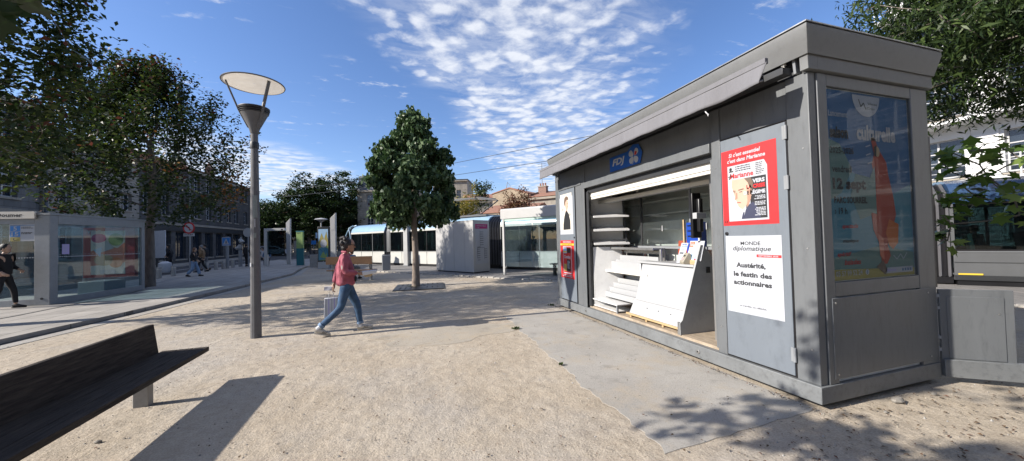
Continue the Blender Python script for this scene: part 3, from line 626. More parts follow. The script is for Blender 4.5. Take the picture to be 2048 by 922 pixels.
for y in (.09, 5.2):
    m = MB(); m.prism([(-.02, 2.985), (.05, 2.985), (.05, 3.15), (-.05, 3.15), (-.03, 3.08)], 'y', y-.012, y+.012, 'galv')
    m.box(-.05, -.02, y+.07, y+.10, 3.09, 3.13, 'cream'); m.cyl((-.035, y+.085, 3.09), (-.035, y+.085, 2.99), .009, 'cream'); m.tube([(.0, y+.05, 3.0), (-.22, y+.35, 3.01), (-.38, y+.12, 3.03)], .012, 8, 'galv')
    m.build('arm_bracket', aw, .004)
m = MB(); m.tube([(-.41, .72, 2.825), (-.415, .70, 2.80), (-.405, .69, 2.785), (-.42, .68, 2.765)], .006, 6, 'cloth_white'); m.build('cord_end', aw)
# flap door standing ajar at the back corner, in two leaves
fd = MB(); fd.T = Matrix.Translation((D_+.0, .0, 0)) @ Matrix.Rotation(R(-39), 4, 'Z')
fd.box(.03, .56, -.0, .035, .12, .93, 'frame'); fd.box(.08, .49, -.006, .0, .24, .86, 'frame'); fo = fd.build('lower_flap_door', K, .004)
m = MB(); m.T = fd.T; m.box(.03, .62, -.035, .03, .06, .235, 'plinth'); m.build('flap_skirt', fo, .006)
for z in (.30, .42, .72, .84):
    m = MB(); m.T = fd.T; m.cyl((.012, .015, z), (.012, .015, z+.05), .012, 'galv', n=8); m.box(.0, .03, .0, .006, z+.01, z+.04, 'galv'); m.build('hinge', fo)
m = MB(); m.T = fd.T; m.cyl((.45, -.004, .70), (.45, -.010, .70), .006, 'steel', n=8); m.build('rivet', fo)
m = MB(); m.T = Matrix.Translation((D_, .02, 0)) @ Matrix.Rotation(R(52), 4, 'Z'); m.box(.0, .5, -.03, .0, 1.0, 2.5, 'frame'); m.build('upper_flap_door', K, .004)
m = MB(); m.box(D_, D_+.05, .0, .04, .95, 2.5, 'dark'); m.build('back_corner_seal', K)
# glass screen inside, its rails, light strip
m = MB()
for y in (1.15, 2.35, 3.55, 4.72): m.box(.93, .96, y, y+.035, 1.34, 2.30, 'dark' if y > 3.4 else 'galv')
m.box(.93, .96, 1.1, 4.75, 2.29, 2.33, 'galv'); m.box(.92, .97, 1.1, 4.75, 1.32, 1.36, 'galv'); m.build('screen_frame', K)
m = MB(); m.box(.942, .948, 1.16, 4.72, 1.36, 2.29, 'clear'); sg = m.build('glass_screen', K)
for y in (2.05, 3.0):
    m = MB(); m.box(.935, .941, y, y+.02, 1.62, 1.72, 'white'); m.build('handle', sg)
m = MB(); m.box(.40, .50, 1.30, 4.2, 2.21, 2.27, 'cream')
for k in range(28): m.box(.41, .49, 1.34+.1*k, 1.40+.1*k, 2.203, 2.21, 'white')
for y in (2.0, 3.0, 3.8): m.box(.44, .46, y, y+.012, 2.27, 2.56, 'cream')
m.build('light_strip', K, .003)
m = MB(); m.box(.25, .31, 1.28, 1.33, .235, 2.50, 'steel'); m.box(.24, .32, 1.20, 1.28, 1.2, 2.5, 'dark'); m.build('inner_post', K)
# shelves on back wall seen through the glass
for z in (1.0, 1.35, 1.65, 1.95, 2.2):
    m = MB(); m.box(1.35, D_-.05, 1.1, 4.9, z, z+.03, 'offwhite'); m.build('back_shelf', K)

# ------------------------------------------------------------------ posters and prints on the kiosk
fx = KX-.0125
def poster(name, label, o, r, u, w_, h_, mat, draw, t=.002, cat='poster', group=None):
    p = Print(o, r, u); p.solid(w_, h_, t, mat); draw(p); ob = p.build(name, smooth=0); tag(ob, label, cat, group); return ob
def lines(p, a, b, w_, n_, dh, lh, mat, l=2, align='l', jit=.35):
    rr = random.Random(int(a*1e4)+int(b*1e3)+n_)
    for k in range(n_):
        ww = w_*(1-jit*rr.random()); x = a if align == 'l' else (a+w_-ww if align == 'r' else a+(w_-ww)/2)
        # broken into word-like pieces
        q = x
        while q < x+ww-.002:
            e_ = min(x+ww, q + lh*rr.uniform(1.2, 4)); p.rect(q, b-k*dh, e_, b-k*dh+lh, mat, l); q = e_+lh*.6
def d_marianne(p):   # 0.605 x 0.815
    p.text("Si c'est essentiel", .095, .738, .36, .044, 'i_white', 1, .03, .18); p.text("c'est dans Marianne", .075, .678, .43, .044, 'i_white', 1, .03, .18)
    p.pol([(.075,.045),(.52,.045),(.52,.585),(.49,.645),(.075,.645)], 'i_white', 1); p.rect(.09, .575, .15, .632, 'i_grey', 2); p.ellip(.115, .608, .016, .018, 'i_black', 3); p.rect(.095, .577, .145, .59, 'i_black', 3)
    lines(p, .17, .62, .22, 3, .022, .010, 'i_dktext'); lines(p, .40, .618, .09, 7, .018, .008, 'i_dktext')
    p.text('Marianne', .105, .505, .27, .055, 'i_red', 2, .03); p.line([(.095, .50), (.115, .56)], .010, 'i_black', 3); p.line([(.08, .53), (.12, .532)], .006, 'i_black', 3)
    p.rect(.095, .065, .505, .490, 'i_back', 2); p.pol([(.25,.49),(.505,.49),(.505,.065),(.31,.065),(.34,.30)], 'i_black', 3)
    # a generic stern face, three-quarter view
    p.pol([(.105,.065),(.22,.065),(.23,.16),(.18,.19)], 'i_back', 3)
    p.pol([(.225,.065),(.44,.065),(.42,.16),(.36,.235),(.30,.20),(.245,.145)], 'i_suit', 4); p.pol([(.235,.12),(.25,.17),(.30,.215),(.275,.15),(.255,.09)], 'i_white', 5); p.pol([(.245,.13),(.262,.14),(.255,.07),(.232,.07)], 'i_suit', 6)
    p.pol([(.125,.49),(.30,.49),(.345,.40),(.345,.30),(.32,.22),(.285,.175),(.235,.165),(.195,.195),(.175,.235),(.172,.262),(.15,.275),(.155,.30),(.135,.36),(.12,.42)], 'i_skin', 4)
    p.pol([(.27,.49),(.345,.49),(.37,.43),(.355,.33),(.34,.31),(.335,.37),(.31,.44)], 'i_hair', 5)
    p.pol([(.30,.40),(.345,.35),(.34,.27),(.31,.20),(.28,.175),(.30,.25)], 'i_skin2', 5)
    p.line([(.135,.372),(.165,.366)], .010, 'i_hair', 6); p.line([(.20,.372),(.262,.380)], .011, 'i_hair', 6); p.line([(.145,.352),(.163,.352)], .006, 'i_black', 6); p.line([(.212,.350),(.245,.353)], .007, 'i_black', 6)
    p.pol([(.168,.35),(.185,.345),(.186,.285),(.158,.275),(.165,.30)], 'i_skin2', 6); p.line([(.182,.243),(.225,.238)], .007, 'i_dkred', 6)
    p.text('VERS', .493, .425, .13, .042, 'i_white', 5, .05, 0, 'r'); p.text('LA CRISE', .495, .372, .20, .042, 'i_red', 5, .05, 0, 'r'); p.text('DE RÉGIME', .495, .312, .235, .048, 'i_white', 5, .05, 0, 'r')
    for b_ in (.285, .225, .165, .12): lines(p, .375, b_, .118, 3, .014, .008, 'i_white', 5, 'r')
    for q in [(.0,.01),(.02,.0),(.03,.02)]: p.line([(.02+q[0], .02+q[1]), (.035+q[0], .05+q[1]), (.015+q[0], .035)], .004, 'i_black', 2)
poster('magazine_poster', 'red magazine-cover poster of a man in a suit, upper one on the kiosk door', (fx, 3.128, 1.636), (0,-1,0), (0,0,1), .615, .82, 'i_red', d_marianne)
def d_monde(p):  # .605 x .815
    p.text('MONDE', .18, .722, .22, .038, 'i_dktext', 1, .016); p.text('diplomatique', .085, .648, .42, .064, 'i_dktext', 1, .012, .25)
    p.rect(.355, .600, .605, .628, 'i_dkred', 1); p.text('SEPTEMBRE 2025', .375, .606, .20, .016, 'i_white', 2, .02)
    p.text('Austérité,', .12, .475, .325, .062, 'i_dktext', 1, .04); p.text('le festin des', .085, .388, .42, .054, 'i_dktext', 1, .04); p.text('actionnaires', .082, .300, .42, .050, 'i_dktext', 1, .04)
    lines(p, .20, .205, .2, 1, .01, .004, 'i_grey', 1); p.text('diplomatique', .185, .165, .14, .022, 'i_grey', 1, .004, .25); p.rect(.155, .145, .40, .147, 'i_grey', 1); p.rect(.155, .139, .40, .140, 'i_grey', 1)
    lines(p, .11, .105, .36, 1, .01, .008, 'i_grey', 1, jit=.05); p.text('on s\'arrête, on réfléchit.', .14, .070, .30, .022, 'i_dktext', 1, .012)
    for a_ in (.08, .47): p.rect(a_, .775, a_+.035, .80, 'i_grey', 1); p.rect(a_+.003, .778, a_+.032, .80, 'i_white', 2)
poster('newspaper_poster', 'white text poster in serif lettering, lower one on the kiosk door', (fx, 3.110, .703), (0,-1,0), (0,0,1), .612, .82, 'i_white', d_monde)
def d_port(p):   # .60 x .90 young person in black, side glance
    p.rect(.04, .08, .58, .87, 'i_cream', 1)
    p.pol([(.16,.10),(.50,.10),(.50,.28),(.44,.42),(.36,.50),(.29,.50),(.22,.38),(.17,.22)], 'i_black', 2)
    p.pol([(.30,.52),(.36,.50),(.40,.56),(.42,.62),(.41,.70),(.36,.74),(.28,.72),(.25,.66),(.26,.60),(.29,.57)], 'i_skin', 3)
    p.pol([(.24,.62),(.22,.70),(.25,.78),(.33,.82),(.42,.79),(.44,.72),(.40,.735),(.34,.73),(.29,.69),(.28,.62)], 'i_hair', 4)
    p.line([(.37,.655),(.40,.655)], .010, 'i_black', 4); p.line([(.38,.585),(.41,.59)], .008, 'i_dkred', 4); p.pol([(.30,.50),(.37,.49),(.36,.55),(.31,.56)], 'i_skin2', 2.5)
    lines(p, .10, .56, .10, 3, .018, .008, 'i_dktext', 2); lines(p, .44, .44, .10, 4, .018, .008, 'i_dktext', 2); lines(p, .20, .845, .25, 1, .01, .008, 'i_tan', 2); p.rect(.20, .035, .44, .05, 'i_grey', 1)
poster('portrait_poster', 'pale portrait poster of a dark-haired person, upper one on the narrow panel', (fx, 7.345, 1.62), (0,-1,0), (0,0,1), .62, .80, 'i_white', lambda p: [d_port(q) for q in [p]])
def d_magred(p):  # .63 x .81
    p.rect(0, .70, .63, .74, 'i_yellow', 1); p.text('NOUVEAU', .13, .755, .38, .035, 'i_white', 1, .03); p.text('chez votre marchand', .06, .706, .5, .03, 'i_red', 2, .01)
    p.rect(.12, .10, .52, .68, 'i_white', 1); p.rect(.14, .12, .50, .665, 'i_dkred', 2); p.rect(.145, .53, .30, .655, 'i_ltblue', 3); p.rect(.15, .545, .29, .575, 'i_yellow', 4); p.rect(.32, .54, .47, .64, 'i_black', 3)
    p.text('Combat', .17, .42, .30, .07, 'i_white', 3, .03); p.pol([(.29,.14),(.46,.14),(.47,.39),(.30,.41)], 'i_black', 3); lines(p, .32, .36, .13, 7, .025, .012, 'i_white', 4); p.rect(.165, .15, .28, .30, 'i_olive', 3)
    lines(p, .08, .06, .46, 2, .03, .016, 'i_white', 1, jit=.05)
poster('magazine_poster', 'red and yellow magazine poster crossed by the lamp shadow, lower one on the narrow panel', (fx, 7.355, .685), (0,-1,0), (0,0,1), .63, .805, 'i_red', d_magred)
def d_cult(p):   # 1.20 x 1.73 blue poster, dancer figure replaced by loose shapes of the same colours
    for i in range(14):   # teal to sage wash
        pass
    p.pol([(0,0),(1.2,0),(1.2,.9),(.8,.75),(.45,.95),(.2,1.05),(0,1.1)], 'i_mid', 1); p.pol([(0,0),(1.2,0),(1.2,.22),(.7,.30),(0,.20)], 'i_sage', 2); p.pol([(0,.0),(1.2,.0),(1.2,.07),(0,.10)], 'i_olive', 3)
    p.pol([(0,.72),(.18,.80),(.34,1.02),(.18,1.25),(0,1.3)], 'i_sage', 2); p.pol([(.42,.55),(.62,.6),(.58,.95),(.38,.98),(.30,.78)], 'i_sage', 2)
    p.ellip(.58, 1.73, .20, .20, 'i_white', 4, 24, 180, 360); p.line([(.47,1.69),(.50,1.62),(.54,1.66),(.57,1.60)], .013, 'i_dktext', 5); p.text("Villenave", .60, 1.645, .14, .028, 'i_dktext', 5); p.text("d'Ornon", .58, 1.60, .12, .028, 'i_dktext', 5)
    p.text('Lancement', .04, 1.50, .26, .055, 'i_white', 4, .02); p.text('saison', .05, 1.30, .25, .11, 'i_black', 4, .05); p.text('culturelle', .42, 1.30, .58, .15, 'i_grey', 4, .045)
    p.text('2025-2026', .04, 1.16, .33, .06, 'i_black', 4, .02); p.text('vendredi', .06, .985, .27, .065, 'i_black', 4, .02); p.text('12 sept', .06, .80, .46, .135, 'i_black', 4, .05); p.text('PARC SOURREIL', .07, .70, .46, .062, 'i_black', 4, .035); p.text('› 19 h', .07, .60, .17, .062, 'i_black', 4, .02)
    p.text('spectacle', .16, .46, .22, .05, 'i_dkred', 4, .02, .3); p.text('musique', .16, .33, .22, .04, 'i_black', 4, .02, .3); p.text('apéritif', .08, .205, .19, .05, 'i_dkred', 4, .02, .3); p.text('balades', .17, .135, .23, .05, 'i_dkred', 4, .02, .3)
    # figure: raised arm, long rust dress, swinging ochre form
    p.pol([(.62,1.33),(.68,1.34),(.72,1.24),(.84,1.10),(.86,.98),(.92,.78),(.95,.60),(.88,.42),(.80,.30),(.84,.20),(.78,.12),(.70,.13),(.69,.30),(.60,.45),(.58,.60),(.66,.75),(.66,.95),(.62,1.08),(.66,1.18)], 'i_dress', 4)
    p.pol([(.56,.62),(.66,.60),(.66,1.06),(.56,.92),(.52,.78)], 'i_sage', 5); p.pol([(.84,.55),(.98,.50),(.96,.32),(.88,.26),(.82,.30),(.78,.42)], 'i_orange', 5); p.pol([(.66,.42),(.74,.36),(.74,.16),(.68,.20)], 'i_coral', 5)
    p.ellip(.71, 1.20, .035, .05, 'i_tan', 5); p.pol([(.66,1.24),(.70,1.27),(.69,1.15),(.66,1.16)], 'i_black', 6); p.pol([(.62,.10),(.72,.16),(.78,.06),(.74,.02)], 'i_hair', 5)
    for a_, b_ in ((.54,1.24),(.54,1.16),(.56,1.08)): p.line([(a_, b_), (a_+.07, b_+.02)], .012, 'i_white', 5)
    p.line([(.88,.20),(.93,.16),(.99,.21),(1.03,.16),(1.09,.22)], .010, 'i_white', 5)
    p.text('05 57 99 52 24', .05, .035, .36, .05, 'i_white', 5, .015); p.ellip(.48, .058, .026, .026, 'i_white', 5); p.text('f', .472, .038, .016, .038, 'i_navy', 6, .02); p.rect(.75, .03, 1.17, .085, 'i_white', 5); lines(p, .77, .05, .2, 1, .02, .016, 'i_lav', 6)
    for k in range(4): p.rect(1.0+.04*k, .045, 1.025+.04*k, .07, 'i_navy', 6)
poster('event_poster', 'large blue event poster behind glass on the shaded end of the kiosk', (3.72, KY0+.012, 1.10), (1,0,0), (0,0,1), 1.21, 1.75, 'i_navy', d_cult)
m = MB(); m.box(.205, 1.46, -.001, .001, 1.085, 2.865, 'signglass'); m.build('lightbox_glass', K)
# ------------------------------------------------------------------ things inside the kiosk (world coordinates, floor at .235)
FZ = .235
t = thing('wall_shelving', 'tall white wall shelving with three sloping shelves at the left end inside the kiosk', 'shelving', (3.60, 6.11, FZ), R(-24))
m = MB(); m.box(0, .62, .40, .43, 0, 2.1, 'offwhite'); m.build('back_panel', t)
m = MB(); m.prism([(.0,0),(.43,0),(.43,1.12),(.06,1.12)], 'x', -.02, .0, 'offwhite'); m.prism([(.0,0),(.40,0),(.40,1.12),(.06,1.12)], 'x', .001, .52, 'offwhite'); m.build('lower_cabinet', t, .004)
m = MB(); m.prism([(.02,1.12),(.06,1.12),(.36,2.1),(.32,2.1)], 'x', .60, .63, 'dark'); m.build('side_rail', t)
for z in (1.16, 1.42, 1.68):
    m = MB(); m.prism([(-.02, z), (-.02, z+.035), (.0, z+.035), (.40, z+.10), (.40, z+.085), (.0, z)], 'x', .0, .66, 'offwhite'); m.build('shelf', t, .003)
t = thing('magazine_rack', 'empty stepped white magazine rack left of the counter', 'rack', (3.80, 4.85, FZ))
def tiers(x, z, y0, y1, n_, dx_, dz_, mat='white'):
    for k in range(n_):
        m = MB(); m.box(x+k*dx_, x+k*dx_+.012, y0-.04*k*0, y1-.02*k, z+k*dz_-.02, z+(k+1)*dz_, mat); m.box(x+k*dx_, x+(k+1)*dx_+.01, y0, y1-.02*k, z+k*dz_-.02, z+k*dz_-.01, mat); m.build('step', t, .002)
tiers(.10, .69, .02, 1.16, 1, .07, .16); tiers(.17, .80, .04, 1.12, 2, .08, .08); tiers(-.02, .20, .02, 1.2, 2, .07, .085); tiers(.12, .37, .04, 1.15, 2, .08, .08)
m = MB(); m.box(.02, .10, .0, 1.2, .665, .69, 'cream'); m.box(-.01, .005, .0, 1.2, .655, .695, 'cream'); m.box(.05, .40, .0, 1.2, .66, .672, 'cream'); m.build('display_shelf', t, .002)
m = MB()
for y in (.02, .6, 1.18): m.box(.40, .44, y-.015, y+.015, 0, 1.0, 'galv')
m.box(.40, .415, .0, 1.2, .3, .66, 'offwhite'); m.build('rack_frame', t)
m = MB(); m.box(.12, .34, -.02, 1.32, 1.09, 1.105, 'steel'); m.box(.10, .12, -.02, 1.32, 1.075, 1.115, 'steel'); m.box(.32, .34, -.02, .02, .9, 1.10, 'steel'); m.box(.22, .25, -.06, -.02, .78, 1.09, 'steel'); m.build('metal_tray', t, .002)
m = MB(); m.box(.36, .39, .05, 1.15, 1.0, 1.055, 'cream'); m.build('rear_lip', t)
t = thing('low_table', 'low grey metal-legged shelf table standing at the kiosk sill', 'table', (3.56, 5.36, FZ))
m = MB(); m.box(.0, .40, .0, .92, .13, .15, 'offwhite'); m.build('table_top', t, .003)
for x, y in ((.01, .01), (.36, .01), (.01, .88), (.36, .88)):
    m = MB(); m.box(x, x+.028, y, y+.028, 0, .13, 'galv'); m.build('leg', t)
m = MB(); m.box(.02, .38, .03, .89, .015, .028, 'offwhite'); m.build('lower_shelf', t)
t = thing('pallet', 'narrow pine pallet under the white counter', 'pallet', (3.60, 3.92, FZ))
m = MB(); m.box(0, .55, -.0, 1.22, .052, .068, 'pine'); m.build('deck_board', t, .002)
for y in (.03, .38, .74, 1.12):
    m = MB(); m.box(.01, .5, y, y+.035, 0, .052, 'pine'); m.build('block', t, .002)
m = MB(); m.box(-.012, .0, -.01, 1.23, .040, .070, 'pine'); m.build('edge_slat', t, .002)
t = thing('sales_counter', 'white sloping-front sales counter with grey side panel raised on a pine pallet', 'counter', (3.60, 3.86, FZ+.07))
m = MB(); y0, y1 = .08, 1.27
m.prism([(.005,0),(.115,.22),(.135,.22),(.03,0)], 'y', y0, y1-.05, 'white'); m.build('kick_board', t, .002)
m = MB(); m.prism([(.095,.215),(.255,.80),(.275,.80),(.115,.215)], 'y', y0, y1-.10, 'white'); m.build('front_panel', t, .002)
for y in (.35, .6, .85):
    m = MB(); m.cyl((.060, y, .13), (.052, y, .134), .008, 'greyboard', n=10); m.build('screw_cap', t)
m = MB(); m.box(.22, .72, .06, y1-.02, .805, .83, 'greyboard'); m.box(.215, .22, .06, y1-.02, .80, .832, 'white'); m.build('counter_top', t, .002)
m = MB(); m.prism([(-.065,-.07),(.62,-.07),(.62,.80),(.36,1.10),(.325,1.10),(-.02,.12),(-.065,.08)], 'y', .03, .055, 'greyboard'); sp = m.build('side_panel', t, .002)
m = MB(); m.prism([(-.070,-.07),(-.066,-.07),(-.066,.08),(-.021,.12),(.325,1.10),(.318,1.102),(-.027,.12),(-.070,.083)], 'y', .028, .057, 'greyboard'); m.build('edge_banding', sp)
m = MB(); m.box(.40, .46, .022, .030, .72, .80, 'black'); m.build('socket', sp)
m = MB(); m.box(-.08, -.066, .04, .065, -.065, .10, 'steel'); m.build('corner_bracket', sp)
m = MB(); m.box(.24, .72, y1-.07, y1-.05, 0, .80, 'offwhite'); m.build('left_side_panel', t)
CT = FZ+.07+.83
t = thing('payment_terminal', 'beige card terminal on the counter edge with a crossed-out card sign', 'terminal', (3.86, 4.14, CT)); t.rotation_euler = (0, 0, R(-18))
m = MB(); m.prism([(-.03,0),(.10,0),(.10,.06),(.07,.155),(.045,.16),(-.04,.035)], 'y', -.055, .055, 'beige'); b_ = m.build('body', t, .008)
q = Print((-.033, .04, .045), (0,-1,0), (.086/1.5, 0, .125/1.5)); q.rect(.012,.075,.068,.10,'i_dktext',2); q.ellip(.04,.035,.027,.027,'i_white',2); q.ellip(.04,.035,.022,.022,'i_coral',2.4); q.ellip(.04,.035,.018,.018,'i_white',2.8); q.line([(.026,.050),(.054,.020)],.004,'i_red',3.2); q.build('display', b_, smooth=0)
def leaf_board(name, label, o, r, u, w_, h_, draw):
    p = Print(o, r, u); p.solid(w_, h_, .003, 'i_white'); draw(p); tag(p.build(name, smooth=0), label, 'leaflet display')
def dA(p): p.text('PAYEZ', .03, .265, .10, .02, 'i_blue', 1, .03); p.text('CARTE BLEUE', .02, .235, .13, .016, 'i_signblue', 1, .01); p.rect(.02,.135,.10,.158,'i_dktext',1); p.text('10 EUR', .03, .14, .055, .012, 'i_white', 2, .01); lines(p,.02,.2,.12,2,.02,.004,'i_blue',1); p.rect(.01,.02,.03,.026,'i_black',1)
def dB(p):
    p.pol([(0,0),(.28,0),(.28,.14),(.16,.28),(0,.28)], 'i_back', 1); p.rect(.01,.225,.11,.27,'i_coral',2); lines(p,.015,.245,.08,2,.014,.005,'i_white',3); p.rect(.01,.19,.09,.215,'i_coral',2); p.ellip(.17,.255,.02,.02,'i_white',2); p.line([(.155,.24),(.185,.27)],.006,'i_red',3)
    p.pol([(.04,.05),(.12,.12),(.20,.09),(.26,.13),(.22,.03),(.10,.02)], 'i_ltblue', 2); p.pol([(.10,.05),(.16,.16),(.20,.12),(.16,.05)], 'i_white', 3); p.rect(.15,.008,.20,.028,'i_red',3)
leaf_board('leaflet_board', 'narrow white price board leaning left behind the card terminal', (3.90, 4.33, CT+.01), (-.12,-1,0), (.28,-.12,1), .15, .30, dA)
leaf_board('leaflet_board', 'pale blue printed board with cut corner beside the narrow price board', (3.93, 4.16, CT+.055), (-.12,-1,0), (.30,0,1), .29, .28, dB)
t = tag(MB().box(3.90, 4.10, 3.93, 4.12, CT, CT+.06, 'pine').build('wooden_tray', bevel=.004), 'small varnished wooden tray on the counter under the pale blue board', 'tray')
t = thing('display_monitor', 'tall black monitor seen edge-on above the counter', 'monitor', (3.93, 3.93, 0))
m = MB(); m.box(-.06, .09, .03, .075, 1.50, 2.12, 'black'); m.build('screen_body', t, .006)
m = MB(); m.box(.0, .07, -.03, .03, 1.58, 2.04, 'black'); m.build('rear_housing', t, .015)
m = MB(); m.box(-.12, .04, -.10, -.03, 1.76, 1.84, 'white'); m.build('wall_bracket', t, .003)
t = thing('folding_chair', 'orange plastic chair behind the glass screen', 'chair', (4.75, 5.0, FZ))
m = MB(); m.prism([(-.02,.80),(.03,.80),(.05,1.20),(.01,1.22)], 'y', -.22, .22, 'orange'); m.build('backrest', t, .015)
m = MB(); m.box(-.40, .0, -.22, .22, .42, .45, 'orange'); m.build('seat', t, .01)
for x, y in ((-.38,-.2),(-.38,.2),(0,-.2),(0,.2)):
    m = MB(); m.cyl((x,y,0),(x*.95,y,.42 if x else .82),.012,'dark'); m.build('leg', t)
t = thing('blue_crate', 'tall blue plastic holder with slots standing behind the counter', 'holder', (4.30, 4.30, FZ))
m = MB(); m.box(.0, .16, .0, .24, .95, 1.50, 'blueplastic'); m.build('body', t, .01)
m = MB(); [m.box(-.004, .0, .03, .21, z, z+.02, 'black') for z in (1.28, 1.36, 1.44)]; m.build('slot', t)
m = MB(); m.box(-.03, .0, .25, .275, .0, 1.55, 'pine'); m.box(-.03, .0, -.045, -.02, .0, 1.56, 'offwhite'); m.build('side_slat', t)
m = MB(); m.box(.0, .16, .0, .24, .0, .95, 'offwhite'); m.build('stand', t)
tag(MB().box(4.15, 4.5, 3.60, 3.78, FZ, FZ+.012, 'i_white').build('paper_sheet'), 'white sheet lying on the kiosk floor right of the counter', 'paper')
m = MB(); m.tube([(3.80,3.50,1.9),(3.83,3.48,1.82),(3.82,3.49,1.6),(3.84,3.50,1.45),(3.81,3.52,1.3)], .008, 6, 'cloth_white'); tag(m.build('power_cable'), 'white cable hanging from the inner post beside the monitor', 'cable')
# debris line along the plinth, weeds
def tuft(x, y, s, n_, lab):
    v, f = [], []
    for i in range(n_):
        a = random.uniform(0, 2*math.pi); r_ = random.uniform(0, s); c = Vector((x+r_*math.cos(a), y+r_*math.sin(a), .01)); l_ = random.uniform(.02, .05); b = random.uniform(0, 6.28)
        dd = Vector((math.cos(b), math.sin(b), random.uniform(.3, 1.6))).normalized()*l_; sd_ = Vector((-math.sin(b), math.cos(b), 0))*l_*.3
        i0 = len(v); v += [c, c+dd*.5+sd_, c+dd, c+dd*.5-sd_]; f.append((i0, i0+1, i0+2, i0+3))
    m = MB(); m.raw(v, f, 'leaf_maple'); o = m.build('weed', smooth=0); tag(o, lab, 'weed')
tuft(1.93, 5.95, .07, 60, 'low green weed growing in the joint of the concrete apron'); tuft(3.36, 7.68, .07, 60, 'small weed at the far corner of the kiosk plinth')
tuft(1.88, 4.05, .03, 20, 'tiny weed at the outer edge of the concrete apron'); tuft(-2.9, 5.3, .16, 90, 'patch of thin grass beyond the dark bench seat')
# leaf litter: uncountable bits on the sand
v, f = [], []; mats_ = []
lit = MB()
for i in range(2600):
    u = random.random()
    if u < .30: x, y = random.uniform(2.2, 6.5), random.uniform(.6, 2.2)
    elif u < .42: x, y = 3.43-abs(random.gauss(0, .035)), random.uniform(2.2, 7.6)
    elif u < .60: x, y = random.uniform(-4, 3.4), random.uniform(.9, 6)
    else: x, y = random.uniform(-6, 5), random.uniform(1.5, 14)
    s_ = random.uniform(.006, .018)*(1.3 if u < .3 else 1); a = random.uniform(0, 6.28); e_ = random.uniform(.25, .6); z = .012 if x < 1.8 or y < 2.1 else .02
    ca, sa = math.cos(a), math.sin(a); h = random.uniform(0, .012)
    pts_ = [(s_,0,0),(0,s_*e_,h),(-s_,0,0),(0,-s_*e_,h*.3)]
    lit.raw([(x+p*ca-q_*sa, y+p*sa+q_*ca, z+r_) for p, q_, r_ in pts_], [(0,1,2,3)], random.choice(['litter', 'litter', 'leaf_brown', 'bark']))
o = lit.build('leaf_litter', smooth=0); tag(o, 'dry leaf fragments and twigs scattered over the sand', 'leaf litter', kind='stuff')
pebs = MB()
for i in range(1500):
    x, y = random.uniform(-5, 5.5), random.uniform(1, 9)
    if 1.8 < x < 5.3 and 2.1 < y < 7.6: x = 3.44-abs(random.gauss(0, .03))
    s_ = abs(random.gauss(.004, .002))+.0015; k = random.uniform(.6, 1)
    pebs.raw([(x-s_,y-s_*k,0),(x+s_,y-s_,0),(x+s_*k,y+s_,0),(x-s_,y+s_*k,0),(x,y,s_*1.1+ .004)], [(0,1,4),(1,2,4),(2,3,4),(3,0,4)], random.choice(['stone','stone2','concrete']))
o = pebs.build('loose_pebbles', smooth=0); tag(o, 'loose small pebbles lying on the sand', 'pebbles', kind='stuff')
for (x, y, s_, lab) in [(4.25,2.08,.06,'grey stone lying against the shaded kiosk base'), (4.75,2.06,.03,'small pale stone under the kiosk end, near the flap door'), (3.92,2.0,.022,'small stone at the shaded foot of the kiosk'), (-2.30,3.83,.026,'flat stone on the sand before the bench leg')]:
    m = MB(); m.ell((x, y, s_*.35), (s_, s_*.7, s_*.5), 'stone2', 9, 6)
    m.v = [(a_+random.uniform(-.1,.1)*s_, b_+random.uniform(-.1,.1)*s_, c_+random.uniform(-.08,.08)*s_) for a_, b_, c_ in m.v]; tag(m.build('stone'), lab, 'stone')

# ------------------------------------------------------------------ street lamp
t = thing('street_lamp', 'tall grey street lamp with wide pale reflector disc left of the walking woman', 'street lamp', (-2.27, 7.19, 0))
m = MB(); m.tube([(0,0,-.02),(0,0,1.0),(0,0,2.0),(0,0,2.9),(0,0,3.48)], [.083,.076,.068,.060,.054], 12, 'lampgrey'); pole = m.build('pole', t, smooth=25)
m = MB(); m.lathe([(.064,3.20),(.066,3.21),(.066,3.30),(.063,3.31)], 16, 'dark'); m.build('collar', pole)
m = MB(); m.lathe([(.060,3.46),(.075,3.53),(.20,3.80)], 28, 'lampgrey')
for k in range(3): m.lathe([(.196+.008*k,3.80+.028*k),(.212+.008*k,3.806+.028*k),(.214+.008*k,3.816+.028*k),(.17,3.822+.028*k)], 28, 'dark')
m.lathe([(.205,3.88),(.228,3.886),(.228,3.90),(.02,3.905)], 28, 'lampgrey'); m.build('lamp_cone', t, smooth=30)
camaz = math.atan2(rt0.y, rt0.x)
for an in (-22, 98, 214):
    a_ = camaz+R(an); c_, s_ = math.cos(a_), math.sin(a_); m = MB()
    p0 = Vector((.085*c_, .085*s_, 3.56)); p1 = Vector((.215*c_, .215*s_, 3.84)); p2 = Vector((.385*c_, .385*s_, 4.302)); sd_ = Vector((-s_, c_, 0))*.022; od = Vector((c_, s_, -.45))*.012
    pts = [p0, p1, p2]
    m.raw([q_ for p in pts for q_ in (p-sd_-od, p+sd_-od, p+sd_+od, p-sd_+od)], [(0,1,5,4),(1,2,6,5),(2,3,7,6),(3,0,4,7),(4,5,9,8),(5,6,10,9),(6,7,11,10),(7,4,8,11),(0,3,2,1),(8,9,10,11)], 'lampgrey')
    m.box(0,0,0,0,0,0,'lampgrey') if False else None
    m.build('arm', t, .003)
m = MB(); m.lathe([(.005,4.325),(.41,4.310),(.445,4.306),(.452,4.316)], 48, 'opal'); dsk = m.build('reflector_disc', t, smooth=30)
m = MB(); m.tube([(.45*math.cos(2*math.pi*k/48), .45*math.sin(2*math.pi*k/48), 4.314) for k in range(49)], .011, 6, 'lampgrey'); m.build('disc_rim', dsk)
